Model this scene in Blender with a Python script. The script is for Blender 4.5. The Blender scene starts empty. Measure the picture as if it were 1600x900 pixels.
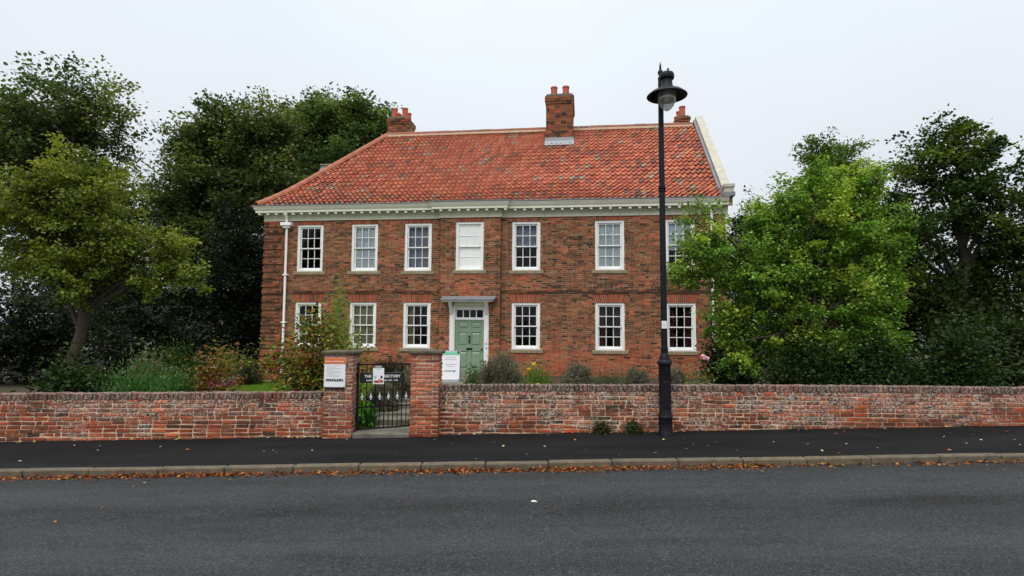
import bpy, bmesh, math, random
import numpy as np
from mathutils import Vector, Matrix

rng = np.random.default_rng(7)
random.seed(7)
sc = bpy.context.scene
COL = sc.collection

# ------------------------------------------------------------------ camera, sky, sun, exposure
cam_d = bpy.data.cameras.new("camera")
cam = bpy.data.objects.new("camera", cam_d)
COL.objects.link(cam)
cam_d.sensor_width = 36.0
cam_d.lens = 900.0 / 1600.0 * 36.0
cam_d.clip_start = 0.05
cam_d.clip_end = 3000.0
_p = math.atan(62 / 900.0)
_roll = 0.0075
_f = Vector((0, math.cos(_p), math.sin(_p)))
_r = Vector((1, 0, 0))
_u = _r.cross(_f)
_r2 = _r * math.cos(_roll) + _u * math.sin(_roll)
_u2 = _r2.cross(_f)
cam.matrix_world = Matrix(((_r2.x, _u2.x, -_f.x, 0), (_r2.y, _u2.y, -_f.y, 0),
                           (_r2.z, _u2.z, -_f.z, 1.85), (0, 0, 0, 1)))
sc.camera = cam

SUN_EL, SUN_AZ = math.radians(60), math.radians(200)      # azimuth clockwise from +Y (north)
sun_d = bpy.data.lights.new("sun", 'SUN')
sun_d.energy = 1.5
sun_d.angle = math.radians(50)
sun_d.color = (1.0, 0.97, 0.93)
sun = bpy.data.objects.new("sun", sun_d)
COL.objects.link(sun)
_sd = Vector((math.sin(SUN_AZ) * math.cos(SUN_EL), math.cos(SUN_AZ) * math.cos(SUN_EL), math.sin(SUN_EL)))
sun.rotation_euler = (-_sd).to_track_quat('-Z', 'Y').to_euler()
sun.location = (-6, -20, 30)

world = bpy.data.worlds.new("World")
sc.world = world
world.use_nodes = True
wn, wl = world.node_tree.nodes, world.node_tree.links
wn.clear()
w_out = wn.new("ShaderNodeOutputWorld")
w_bg = wn.new("ShaderNodeBackground")
w_bg.inputs["Strength"].default_value = 0.1
w_sky = wn.new("ShaderNodeTexSky")
w_sky.sky_type = 'NISHITA'
w_sky.sun_disc = False
w_sky.sun_elevation = SUN_EL
w_sky.sun_rotation = SUN_AZ
w_sky.air_density = 1.0
w_sky.dust_density = 4.0
w_tc = wn.new("ShaderNodeTexCoord")
w_sep = wn.new("ShaderNodeSeparateXYZ")
wl.new(w_tc.outputs["Generated"], w_sep.inputs[0])
w_ramp = wn.new("ShaderNodeValToRGB")            # even overcast, brighter overhead
w_ramp.color_ramp.elements[0].position = 0.0
w_ramp.color_ramp.elements[0].color = (0.52, 0.54, 0.585, 1)
w_ramp.color_ramp.elements[1].position = 1.0
w_ramp.color_ramp.elements[1].color = (1.22, 1.27, 1.32, 1)
e = w_ramp.color_ramp.elements.new(0.5)
e.color = (0.65, 0.70, 0.745, 1)
wl.new(w_sep.outputs["Z"], w_ramp.inputs[0])
w_noise = wn.new("ShaderNodeTexNoise")
w_noise.inputs["Scale"].default_value = 1.6
w_noise.inputs["Detail"].default_value = 3
wl.new(w_tc.outputs["Generated"], w_noise.inputs["Vector"])
w_nm = wn.new("ShaderNodeMapRange")
w_nm.inputs[1].default_value = 0.3; w_nm.inputs[2].default_value = 0.7
w_nm.inputs[3].default_value = 9.2; w_nm.inputs[4].default_value = 10.4
wl.new(w_noise.outputs["Fac"], w_nm.inputs[0])
w_sc = wn.new("ShaderNodeVectorMath"); w_sc.operation = 'SCALE'
wl.new(w_ramp.outputs[0], w_sc.inputs[0]); wl.new(w_nm.outputs[0], w_sc.inputs["Scale"])
w_mix = wn.new("ShaderNodeMix"); w_mix.data_type = 'RGBA'
w_mix.inputs["Factor"].default_value = 0.94
wl.new(w_sky.outputs[0], w_mix.inputs["A"])
wl.new(w_sc.outputs[0], w_mix.inputs["B"])
wl.new(w_mix.outputs["Result"], w_bg.inputs["Color"])
wl.new(w_bg.outputs[0], w_out.inputs["Surface"])

sc.view_settings.view_transform = 'Standard'
sc.view_settings.look = 'None'
sc.view_settings.exposure = 0.48
sc.view_settings.gamma = 1.0
sc.view_settings.use_curve_mapping = False
sc.render.engine = 'CYCLES'
sc.cycles.max_bounces = 6
sc.cycles.transparent_max_bounces = 8
sc.cycles.use_denoising = True

# ------------------------------------------------------------------ helpers
def lin(r, g, b):
    f = lambda c: (c / 255 / 12.92) if c / 255 <= 0.04045 else ((c / 255 + 0.055) / 1.055) ** 2.4
    return np.array([f(r), f(g), f(b)])

def tag(o, label=None, cat=None, group=None, kind=None):
    if label: o["label"] = label
    if cat: o["category"] = cat
    if group: o["group"] = group
    if kind: o["kind"] = kind
    return o

def empty(name, loc=(0, 0, 0), rz=0.0):
    o = bpy.data.objects.new(name, None)
    o.empty_display_size = 0.1
    COL.objects.link(o)
    o.location = loc
    o.rotation_euler = (0, 0, rz)
    return o

def link_mesh(name, me, parent=None, loc=None):
    o = bpy.data.objects.new(name, me)
    COL.objects.link(o)
    if parent is not None: o.parent = parent
    if loc is not None: o.location = loc
    return o

def np_mesh(name, V, F, mat, cols=None, smooth=False):
    """V (n,3), F (m,4) or (m,3) int arrays, cols per vertex (n,3)."""
    me = bpy.data.meshes.new(name)
    V = np.asarray(V, dtype=np.float32); F = np.asarray(F, dtype=np.int32)
    k = F.shape[1]
    me.vertices.add(len(V)); me.vertices.foreach_set("co", V.ravel())
    me.loops.add(F.size); me.loops.foreach_set("vertex_index", F.ravel())
    me.polygons.add(len(F))
    me.polygons.foreach_set("loop_start", np.arange(0, F.size, k, dtype=np.int32))
    try:
        me.polygons.foreach_set("loop_total", np.full(len(F), k, dtype=np.int32))
    except Exception:
        pass
    me.update(calc_edges=True)
    if cols is not None:
        a = me.attributes.new("Col", 'FLOAT_COLOR', 'POINT')
        c = np.ones((len(V), 4), dtype=np.float32); c[:, :3] = cols
        a.data.foreach_set("color", c.ravel())
    if mat: me.materials.append(mat)
    if smooth:
        me.polygons.foreach_set("use_smooth", np.ones(len(F), dtype=bool))
    me.validate()
    return me

class MB:
    """Collects faces for one mesh object."""
    def __init__(s):
        s.V = []; s.F = []; s.C = []
    def add(s, vs, fs, col=None):
        n = len(s.V)
        s.V += [tuple(v) for v in vs]
        s.F += [tuple(i + n for i in f) for f in fs]
        if col is not None: s.C += [tuple(col)] * len(vs)
        return s
    def box(s, x0, x1, y0, y1, z0, z1, col=None):
        v = [(x0, y0, z0), (x1, y0, z0), (x1, y1, z0), (x0, y1, z0), (x0, y0, z1), (x1, y0, z1), (x1, y1, z1), (x0, y1, z1)]
        return s.add(v, [(0, 3, 2, 1), (4, 5, 6, 7), (0, 1, 5, 4), (1, 2, 6, 5), (2, 3, 7, 6), (3, 0, 4, 7)], col)
    def tube(s, pts, rad, n=8, caps=True):
        pts = [Vector(p) for p in pts]
        if not hasattr(rad, '__len__'): rad = [rad] * len(pts)
        rings = []
        for i, p in enumerate(pts):
            d = (pts[min(i + 1, len(pts) - 1)] - pts[max(i - 1, 0)])
            d = d.normalized() if d.length > 1e-9 else Vector((0, 0, 1))
            a = Vector((1, 0, 0)) if abs(d.x) < 0.8 else Vector((0, 1, 0))
            u = d.cross(a).normalized(); w = d.cross(u)
            rings.append([p + (u * math.cos(t) + w * math.sin(t)) * rad[i] for t in [2 * math.pi * k / n for k in range(n)]])
        vs = [v for r in rings for v in r]
        fs = []
        for i in range(len(pts) - 1):
            for k in range(n):
                fs.append((i * n + k, i * n + (k + 1) % n, (i + 1) * n + (k + 1) % n, (i + 1) * n + k))
        if caps:
            fs.append(tuple(range(n - 1, -1, -1))); fs.append(tuple((len(pts) - 1) * n + k for k in range(n)))
        return s.add(vs, fs)
    def lathe(s, prof, n=24, c=(0, 0, 0), caps=True):
        vs = []; fs = []
        for r, z in prof:
            for k in range(n):
                t = 2 * math.pi * k / n
                vs.append((c[0] + r * math.cos(t), c[1] + r * math.sin(t), c[2] + z))
        for i in range(len(prof) - 1):
            for k in range(n):
                fs.append((i * n + k, i * n + (k + 1) % n, (i + 1) * n + (k + 1) % n, (i + 1) * n + k))
        if caps:
            fs.append(tuple(range(n - 1, -1, -1))); fs.append(tuple((len(prof) - 1) * n + k for k in range(n)))
        return s.add(vs, fs)
    def prism(s, poly, y0, y1):
        """poly in (x,z), extruded along y."""
        n = len(poly)
        vs = [(x, y0, z) for x, z in poly] + [(x, y1, z) for x, z in poly]
        fs = [tuple(range(n)), tuple(range(2 * n - 1, n - 1, -1))] + [(i, i + n, (i + 1) % n + n, (i + 1) % n) for i in range(n)]
        return s.add(vs, fs)
    def mesh(s, name, mat, smooth=False):
        me = bpy.data.meshes.new(name)
        me.from_pydata(s.V, [], s.F)
        if s.C:
            a = me.attributes.new("Col", 'FLOAT_COLOR', 'POINT')
            c = np.ones((len(s.V), 4), dtype=np.float32); c[:, :3] = np.array(s.C)
            a.data.foreach_set("color", c.ravel())
        if mat: me.materials.append(mat)
        if smooth:
            for p in me.polygons: p.use_smooth = True
        me.update()
        return me
    def build(s, name, mat, parent=None, smooth=False, bevel=0.0, angle=35):
        me = s.mesh(name, mat, smooth)
        if bevel or smooth:
            bm = bmesh.new(); bm.from_mesh(me)
            bmesh.ops.recalc_face_normals(bm, faces=bm.faces)
            if bevel:
                bmesh.ops.bevel(bm, geom=list(bm.edges), offset=bevel, segments=1, affect='EDGES', profile=0.5, clamp_overlap=True)
            bm.to_mesh(me); bm.free()
            if smooth:
                for p in me.polygons: p.use_smooth = True
                try: me.set_sharp_from_angle(angle=math.radians(angle))
                except Exception: pass
        return link_mesh(name, me, parent)

# ------------------------------------------------------------------ materials
class NT:
    def __init__(s, name):
        s.m = bpy.data.materials.new(name); s.m.use_nodes = True
        s.n = s.m.node_tree.nodes; s.l = s.m.node_tree.links
        s.b = s.n["Principled BSDF"]; s.out = s.n["Material Output"]
    def node(s, t, **kw):
        x = s.n.new(t)
        for k, v in kw.items():
            if k in x.inputs.keys(): x.inputs[k].default_value = v
            else: setattr(x, k, v)
        return x
    def noise(s, scale, detail=4, rough=0.55, vec=None, stretch=None):
        x = s.node("ShaderNodeTexNoise"); x.inputs["Scale"].default_value = scale
        x.inputs["Detail"].default_value = detail; x.inputs["Roughness"].default_value = rough
        if vec is None: vec = s.geo()
        if stretch:
            mp = s.node("ShaderNodeMapping"); mp.inputs["Scale"].default_value = stretch
            s.l.new(vec, mp.inputs["Vector"]); vec = mp.outputs[0]
        s.l.new(vec, x.inputs["Vector"])
        return x.outputs["Fac"]
    def geo(s):
        if not hasattr(s, '_g'): s._g = s.node("ShaderNodeNewGeometry")
        return s._g.outputs["Position"]
    def ramp(s, fac, stops):
        r = s.node("ShaderNodeValToRGB"); cr = r.color_ramp
        while len(cr.elements) < len(stops): cr.elements.new(0.5)
        for el, (p, c) in zip(cr.elements, stops):
            el.position = p
            el.color = (c, c, c, 1) if not hasattr(c, '__len__') else (*c[:3], 1)
        s.l.new(fac, r.inputs[0]); return r.outputs[0]
    def mix(s, fac, a, b, mode='MIX'):
        x = s.node("ShaderNodeMix", data_type='RGBA', blend_type=mode)
        for key, v in (("Factor", fac), ("A", a), ("B", b)):
            inp = x.inputs[key]
            if isinstance(v, bpy.types.NodeSocket): s.l.new(v, inp)
            elif hasattr(v, '__len__'): inp.default_value = (*v[:3], 1)
            else: inp.default_value = v
        return x.outputs["Result"]
    def math(s, op, a, b=0.0):
        x = s.node("ShaderNodeMath", operation=op)
        for i, v in enumerate((a, b)):
            if isinstance(v, bpy.types.NodeSocket): s.l.new(v, x.inputs[i])
            else: x.inputs[i].default_value = v
        return x.outputs[0]
    def attr(s, name="Col"):
        a = s.node("ShaderNodeAttribute", attribute_name=name); return a.outputs["Color"]
    def objrand(s):
        return s.node("ShaderNodeObjectInfo").outputs["Random"]
    def bump(s, h, strength=0.3, dist=0.01):
        b = s.node("ShaderNodeBump"); b.inputs["Strength"].default_value = strength; b.inputs["Distance"].default_value = dist
        s.l.new(h, b.inputs["Height"]); s.l.new(b.outputs[0], s.b.inputs["Normal"])
    def color(s, c):
        if isinstance(c, bpy.types.NodeSocket): s.l.new(c, s.b.inputs["Base Color"])
        else: s.b.inputs["Base Color"].default_value = (*c[:3], 1)
    def rough(s, v):
        if isinstance(v, bpy.types.NodeSocket): s.l.new(v, s.b.inputs["Roughness"])
        else: s.b.inputs["Roughness"].default_value = v

M = {}
def simple(key, c, rough=0.6, var=0.12, scale=8.0, bump=0.1, metal=0.0, spec=0.5, dist=0.004):
    t = NT(key); c = np.array(c)
    n = t.noise(scale, 5)
    t.color(t.mix(t.ramp(n, [(0.3, 0.0), (0.7, 1.0)]), c * (1 - var), np.minimum(c * (1 + var), 1)))
    t.rough(rough); t.b.inputs["Metallic"].default_value = metal
    t.b.inputs["Specular IOR Level"].default_value = spec
    if bump: t.bump(t.noise(scale * 12, 3), bump, dist)
    M[key] = t.m
    return t

simple('white_paint', (0.84, 0.84, 0.82), 0.45, 0.05, 3, 0.08)
simple('cream_paint', lin(230, 227, 210), 0.5, 0.08, 2.2, 0.08)
simple('frieze_paint', lin(200, 199, 178), 0.55, 0.10, 2.2, 0.08)
simple('black_iron', (0.005, 0.005, 0.006), 0.55, 0.3, 20, 0.25, spec=0.25)
simple('lamp_paint', (0.006, 0.007, 0.010), 0.5, 0.25, 9, 0.18, spec=0.22)
simple('lead', lin(122, 126, 130), 0.5, 0.2, 5, 0.2)
simple('door_green', lin(130, 152, 128), 0.4, 0.05, 4, 0.06)
simple('brass_dark', (0.015, 0.013, 0.01), 0.35, 0.2, 20, 0.1)
simple('sill_stone', lin(142, 130, 104), 0.85, 0.25, 9, 0.4)
simple('parapet_stone', lin(180, 176, 160), 0.8, 0.14, 4, 0.3)
simple('pot_clay', lin(176, 86, 64), 0.7, 0.16, 9, 0.2)
simple('hip_clay', lin(156, 92, 64), 0.75, 0.28, 5, 0.3)
simple('mortar_pale', lin(206, 182, 152), 0.9, 0.2, 12, 0.4)
simple('silver_paint', lin(206, 212, 218), 0.4, 0.08, 20, 0.05)
simple('sign_black', (0.01, 0.01, 0.011), 0.35, 0.1, 10, 0.04)
simple('sign_white', (0.8, 0.8, 0.81), 0.4, 0.03, 10, 0.02)
simple('sign_orange', lin(214, 110, 36), 0.4, 0.04, 10, 0.02)
simple('sign_mint', lin(120, 190, 160), 0.4, 0.04, 10, 0.02)
simple('sign_grey', lin(150, 156, 160), 0.5, 0.06, 10, 0.02)
simple('print_grey', lin(170, 172, 174), 0.6, 0.02, 10, 0)
simple('print_dark', lin(48, 46, 44), 0.6, 0.3, 30, 0)
simple('print_red', lin(214, 110, 92), 0.6, 0.3, 30, 0)
simple('curtain_pale', lin(214, 220, 222), 0.9, 0.06, 4, 0)
simple('curtain_grey', lin(140, 146, 162), 0.9, 0.06, 4, 0)
simple('curtain_khaki', lin(150, 140, 104), 0.9, 0.06, 4, 0)
simple('curtain_brown', lin(84, 52, 44), 0.9, 0.1, 4, 0)
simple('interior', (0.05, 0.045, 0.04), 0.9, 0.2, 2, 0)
simple('bark', lin(62, 54, 44), 0.9, 0.3, 14, 0.6, dist=0.02)
simple('stem', lin(70, 62, 40), 0.85, 0.3, 20, 0.2)
simple('litter_white', (0.75, 0.75, 0.74), 0.6, 0.05, 10, 0.1)
simple('ferrous_dark', (0.02, 0.02, 0.02), 0.6, 0.2, 10, 0.1)

# asphalt of the road: grey, worn lanes, dark seams running along it
t = NT('asphalt'); g = t.geo()
big = t.noise(0.55, 4, 0.6, stretch=(0.35, 1.6, 1))
streak = t.noise(1.3, 5, 0.7, stretch=(0.4, 2.6, 1))
fine = t.noise(140, 3, 0.7)
mid = t.noise(22, 4, 0.7)
c = t.mix(t.ramp(big, [(0.3, 0), (0.7, 1)]), (0.012, 0.0148, 0.0158), (0.026, 0.031, 0.033))
c = t.mix(t.ramp(streak, [(0.50, 0), (0.66, 0.85)]), c, (0.006, 0.006, 0.006))
c = t.mix(t.ramp(fine, [(0.42, 0.0), (0.72, 0.8)]), c, (0.062, 0.066, 0.068))
c = t.mix(t.ramp(mid, [(0.3, 0.8), (0.52, 0.0)]), c, (0.005, 0.005, 0.0055))
sp = t.node("ShaderNodeSeparateXYZ"); t.l.new(g, sp.inputs[0])
wob = t.math('MULTIPLY', t.math('SUBTRACT', t.noise(0.5, 3), 0.5), 0.7)
yw = t.math('ADD', sp.outputs["Y"], wob)
def track(yc, w, amt, colr):
    d = t.math('ABSOLUTE', t.math('SUBTRACT', yw, yc))
    m_ = t.math('MULTIPLY', t.ramp(t.math('DIVIDE', d, w), [(0.25, 1.0), (1.0, 0.0)]), t.ramp(t.noise(1.1, 5, 0.75, stretch=(0.5, 2.2, 1)), [(0.38, 0.0), (0.58, amt)]))
    return t.mix(m_, c, colr)
c = track(6.05, 0.30, 0.9, (0.006, 0.006, 0.006))
c = track(7.45, 0.30, 0.6, (0.010, 0.009, 0.008))
c = track(5.05, 0.55, 0.55, (0.050, 0.053, 0.055))
c = track(6.75, 0.45, 0.45, (0.050, 0.053, 0.055))
speck = t.noise(48, 4, 0.8)
c = t.mix(t.ramp(speck, [(0.54, 0), (0.66, 0.9)]), c, (0.095, 0.10, 0.103))
c = t.mix(t.ramp(speck, [(0.34, 0.95), (0.46, 0)]), c, (0.004, 0.004, 0.005))
t.color(c); t.rough(t.ramp(fine, [(0.3, 0.95), (0.8, 0.8)])); t.b.inputs['Specular IOR Level'].default_value = 0.3; t.bump(t.noise(160, 2, 0.7), 0.7, 0.006); M['asphalt'] = t.m
# footway: newer, darker, damp bitumen
t = NT('footway')
big = t.noise(0.8, 4, 0.6, stretch=(0.5, 1.8, 1)); fine = t.noise(150, 2, 0.6)
c = t.mix(t.ramp(big, [(0.3, 0), (0.7, 1)]), (0.0022, 0.0022, 0.0026), (0.0105, 0.0105, 0.011))
c = t.mix(t.ramp(fine, [(0.45, 0), (0.8, 0.5)]), c, (0.028, 0.028, 0.029))
t.color(c); t.b.inputs['Specular IOR Level'].default_value = 0.12; t.rough(t.ramp(big, [(0.3, 0.9), (0.7, 0.78)])); t.bump(fine, 0.4, 0.003); M['footway'] = t.m
# kerb stone
t = NT('kerb_stone'); n = t.noise(7, 6, 0.65); r = t.objrand()
c = t.mix(t.ramp(n, [(0.3, 0), (0.7, 1)]), lin(70, 62, 48), lin(120, 106, 82))
c = t.mix(t.ramp(r, [(0, 0.0), (1, 0.45)]), c, lin(84, 80, 70))
c = t.mix(t.ramp(t.noise(60, 4), [(0.5, 0), (0.75, 0.6)]), c, lin(48, 44, 36))
t.color(c); t.rough(0.85); t.bump(t.noise(50, 4), 0.5, 0.006); M['kerb'] = t.m
# path flags
t = NT('path_stone'); n = t.noise(5, 6, 0.65); r = t.objrand()
c = t.mix(t.ramp(n, [(0.3, 0), (0.7, 1)]), lin(72, 70, 60), lin(128, 122, 106))
c = t.mix(t.ramp(r, [(0, 0.0), (1, 0.5)]), c, lin(92, 92, 78))
c = t.mix(t.ramp(t.noise(2.5, 3), [(0.55, 0), (0.7, 0.6)]), c, lin(86, 58, 44))
t.color(c); t.rough(0.75); t.bump(t.noise(40, 4), 0.4, 0.006); M['path'] = t.m
# soil / ground
t = NT('soil'); n = t.noise(6, 6, 0.7)
t.color(t.mix(n, lin(38, 30, 22), lin(78, 66, 46))); t.rough(0.95); t.bump(t.noise(20, 5), 0.8, 0.03); M['soil'] = t.m
t = NT('ground'); n = t.noise(0.4, 6, 0.7)
t.color(t.mix(n, lin(40, 52, 24), lin(74, 82, 40))); t.rough(0.95); M['ground'] = t.m
t = NT('lawn_base'); n = t.noise(3, 6, 0.7)
t.color(t.mix(n, lin(72, 100, 32), lin(104, 132, 50))); t.rough(0.95); t.bump(t.noise(90, 3), 0.6, 0.02); M['lawn'] = t.m
# facade bricks: colour per brick from vertex colours, fine grain and soot on top
t = NT('facade_brick'); a = t.attr()
n = t.noise(30, 5, 0.7)
c = t.mix(t.ramp(n, [(0.3, 0.75), (0.55, 0.0)]), a, t.mix(1.0, a, (0.55, 0.56, 0.58), 'MULTIPLY'))
c = t.mix(t.ramp(t.noise(70, 3), [(0.6, 0), (0.8, 0.35)]), c, lin(170, 120, 95))
t.color(c); t.rough(0.9); t.b.inputs["Specular IOR Level"].default_value = 0.25; t.bump(t.noise(80, 4), 0.5, 0.006); M['facade_brick'] = t.m
t = NT('mortar'); n = t.noise(3, 6, 0.7)
t.color(t.mix(t.ramp(n, [(0.35, 0), (0.65, 1)]), lin(150, 122, 94), lin(212, 182, 148))); t.rough(0.95); t.bump(t.noise(90, 3), 0.5, 0.006); M['mortar'] = t.m
# garden wall bricks, one object each: colour by object, lime bloom and soot by place
def wall_brick(key, stops, lime=0.85, soot=0.7, island=False):
    t = NT(key); r = t.node("ShaderNodeNewGeometry").outputs["Random Per Island"] if island else t.objrand()
    c = t.ramp(r, stops)
    n = t.noise(26, 6, 0.7)
    c = t.mix(t.ramp(n, [(0.3, 0.7), (0.6, 0.0)]), c, t.mix(1.0, c, (0.5, 0.5, 0.52), 'MULTIPLY'))
    s1 = t.noise(1.3, 5, 0.65); 
    c = t.mix(t.math('MULTIPLY', t.ramp(s1, [(0.45, 0), (0.60, soot)]), t.ramp(t.noise(14, 4), [(0.35, 0), (0.6, 1)])), c, lin(54, 48, 38))
    # lime bloom sits on the upper half of the wall and in patches
    sep = t.node("ShaderNodeSeparateXYZ"); t.l.new(t.geo(), sep.inputs[0])
    hz = t.math('MULTIPLY', sep.outputs["Z"], 0.28)
    l = t.math('ADD', t.noise(2.1, 5, 0.7, stretch=(0.7, 1, 1.6)), hz)
    l2 = t.noise(34, 5, 0.75)
    c = t.mix(t.math('MULTIPLY', t.ramp(l, [(0.56, 0), (0.70, lime)]), t.ramp(l2, [(0.49, 0), (0.56, 1)])), c, lin(190, 184, 172))
    t.color(c); t.rough(0.92); t.b.inputs["Specular IOR Level"].default_value = 0.25
    t.bump(t.noise(60, 5, 0.7), 0.7, 0.008); M[key] = t.m
REDS = [(0.0, lin(78, 54, 46)), (0.14, lin(140, 68, 48)), (0.28, lin(186, 86, 50)), (0.40, lin(142, 84, 56)), (0.52, lin(156, 66, 42)),
        (0.64, lin(96, 64, 54)), (0.76, lin(202, 104, 58)), (0.88, lin(70, 56, 46)), (1.0, lin(164, 96, 64))]
wall_brick('wall_brick', REDS)
wall_brick('wall_brick_far', REDS, island=True)
wall_brick('pier_brick', [(0.0, lin(176, 84, 50)), (0.3, lin(190, 98, 58)), (0.55, lin(150, 70, 50)), (0.75, lin(196, 106, 64)), (0.9, lin(112, 64, 52)), (1.0, lin(168, 88, 60))], lime=0.35, soot=0.55)
wall_brick('pier_brick_dark', [(0.0, lin(126, 64, 48)), (0.3, lin(172, 86, 56)), (0.55, lin(146, 72, 52)), (0.75, lin(190, 100, 64)), (0.9, lin(98, 62, 48)), (1.0, lin(160, 84, 58))], lime=0.6, soot=0.75)
wall_brick('coping_brick', [(0.0, lin(96, 66, 56)), (0.3, lin(122, 72, 58)), (0.5, lin(84, 66, 58)), (0.7, lin(138, 96, 78)), (0.85, lin(74, 58, 52)), (1.0, lin(120, 84, 68))], lime=0.5, soot=0.8)
t = NT('wall_mortar'); n = t.noise(3, 6, 0.7)
t.color(t.mix(t.ramp(n, [(0.35, 0), (0.65, 1)]), lin(164, 136, 108), lin(232, 210, 180))); t.rough(0.95); t.bump(t.noise(60, 4), 0.7, 0.01); M['wall_mortar'] = t.m
t = NT('cap_stone'); n = t.noise(6, 6, 0.7)
c = t.mix(t.ramp(n, [(0.35, 0), (0.65, 1)]), lin(50, 46, 40), lin(110, 100, 84))
c = t.mix(t.ramp(t.noise(3, 4), [(0.52, 0), (0.68, 0.6)]), c, lin(84, 88, 44))
t.color(c); t.rough(0.95); t.bump(t.noise(40, 5), 0.8, 0.015); M['cap'] = t.m
# roof tiles
t = NT('pantile'); a = t.attr(); n = t.noise(16, 6, 0.7)
c = t.mix(t.ramp(n, [(0.35, 0.65), (0.6, 0.0)]), a, t.mix(1.0, a, (0.62, 0.62, 0.64), 'MULTIPLY'))
c = t.mix(t.ramp(t.noise(0.5, 5, 0.7), [(0.5, 0), (0.75, 0.3)]), c, lin(96, 74, 62))
t.color(c); t.rough(0.8); t.b.inputs["Specular IOR Level"].default_value = 0.3; t.bump(t.noise(50, 4), 0.3, 0.006); M['pantile'] = t.m
t = NT('ridge_clay'); n = t.noise(9, 6, 0.7); r = t.objrand()
c = t.ramp(r, [(0, lin(120, 78, 62)), (0.5, lin(160, 84, 62)), (1, lin(138, 100, 84))])
t.color(t.mix(t.ramp(n, [(0.4, 0.6), (0.6, 0.0)]), c, lin(92, 80, 68))); t.rough(0.85); M['ridge'] = t.m

def leaf_mat(key, rough=0.5, trans=0.36):
    t = NT(key); a = t.attr()
    t.color(a); t.rough(rough); t.b.inputs["Specular IOR Level"].default_value = 0.25
    tr = t.node("ShaderNodeBsdfTranslucent")
    t.l.new(t.mix(1.0, a, (1.3, 1.25, 0.6), 'MULTIPLY'), tr.inputs[0])
    ms = t.node("ShaderNodeMixShader"); ms.inputs[0].default_value = trans
    t.l.new(t.b.outputs[0], ms.inputs[1]); t.l.new(tr.outputs[0], ms.inputs[2]); t.l.new(ms.outputs[0], t.out.inputs[0])
    M[key] = t.m
leaf_mat('leaf'); leaf_mat('leaf_glossy', 0.36, 0.22); leaf_mat('dry_leaf', 0.7, 0.1)
t = NT('petal'); t.color(t.attr()); t.rough(0.6); M['petal'] = t.m
# window glass: clear pane with reflection
t = NT('window_glass'); tr = t.node("ShaderNodeBsdfTransparent"); tr.inputs[0].default_value = (0.92, 0.94, 0.95, 1)
gl = t.node("ShaderNodeBsdfGlossy"); gl.inputs["Roughness"].default_value = 0.03
fr = t.node("ShaderNodeFresnel"); fr.inputs["IOR"].default_value = 1.28
bp = t.node("ShaderNodeBump"); bp.inputs["Strength"].default_value = 0.05; bp.inputs["Distance"].default_value = 0.02
t.l.new(t.noise(1.2, 1), bp.inputs["Height"]); t.l.new(bp.outputs[0], gl.inputs["Normal"])
ms = t.node("ShaderNodeMixShader"); t.l.new(fr.outputs[0], ms.inputs[0])
t.l.new(tr.outputs[0], ms.inputs[1]); t.l.new(gl.outputs[0], ms.inputs[2]); t.l.new(ms.outputs[0], t.out.inputs[0]); M['glass'] = t.m
t = NT('lamp_bowl'); tr = t.node("ShaderNodeBsdfTransparent"); tr.inputs[0].default_value = (0.86, 0.87, 0.86, 1)
gl = t.node("ShaderNodeBsdfGlossy"); gl.inputs["Roughness"].default_value = 0.08
df = t.node("ShaderNodeBsdfTranslucent"); df.inputs[0].default_value = (0.75, 0.76, 0.74, 1)
m0 = t.node("ShaderNodeMixShader"); m0.inputs[0].default_value = 0.5; t.l.new(tr.outputs[0], m0.inputs[1]); t.l.new(df.outputs[0], m0.inputs[2])
ms = t.node("ShaderNodeMixShader"); ms.inputs[0].default_value = 0.14; t.l.new(m0.outputs[0], ms.inputs[1]); t.l.new(gl.outputs[0], ms.inputs[2]); t.l.new(ms.outputs[0], t.out.inputs[0]); M['bowl'] = t.m

# ------------------------------------------------------------------ terrain
GR = 0.023                                  # the street climbs to the right
def slope(x): return GR * np.clip(x, -30, 30)
def sstep(a, b, x):
    k = np.clip((x - a) / (b - a), 0, 1); return k * k * (3 - 2 * k)
def gz(x, y):
    """garden level"""
    near = 0.05 + GR * np.clip(x, -8, 8)
    far = 0.28 + 0.055 * np.clip(x + 2.0, -7, 0)
    k = sstep(9.7, 13.0, y)
    return near * (1 - k) + far * k

def sheet(name, xs, ys, zf, mat, kind='structure'):
    xs, ys = np.array(xs), np.array(ys)
    X, Y = np.meshgrid(xs, ys, indexing='ij')
    Z = zf(X, Y) + 0 * X
    V = np.stack([X, Y, Z], -1).reshape(-1, 3)
    nx, ny = len(xs), len(ys)
    i, j = np.meshgrid(np.arange(nx - 1), np.arange(ny - 1), indexing='ij')
    a = (i * ny + j).ravel()
    F = np.stack([a, a + ny, a + ny + 1, a + 1], -1)
    o = link_mesh(name, np_mesh(name, V, F, mat, smooth=True))
    tag(o, kind=kind)
    return o

YK, YP0, YP1 = 7.66, 7.80, 9.66             # kerb face, pavement, wall face
sheet("ground", [-1500, -400, -100, -40, -30, -20, -10, 0, 10, 20, 30, 40, 100, 400, 1500],
      [-1200, -200, -60, -20, 0, 10, 20, 30, 60, 200, 800, 2200], lambda x, y: slope(x) - 0.45, M['ground'])
sheet("road", np.linspace(-30, 30, 61), np.linspace(-6, YK + 0.02, 20), lambda x, y: slope(x) + 0.02 * np.sin(x * 0.3) * 0, M['asphalt'])
sheet("pavement", np.linspace(-30, 30, 121), np.linspace(YP0 - 0.01, YP1 + 0.3, 14),
      lambda x, y: slope(x) + 0.082 + 0.010 * (y - YP0) + 0.004 * np.sin(x * 2.1 + y * 3), M['footway'])
sheet("garden_ground", np.linspace(-30, 30, 121), np.linspace(9.75, 45, 90), lambda x, y: gz(x, y) - 0.01 + 0.02 * np.sin(x * 3.1) * np.sin(y * 2.3), M['soil'])
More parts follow.
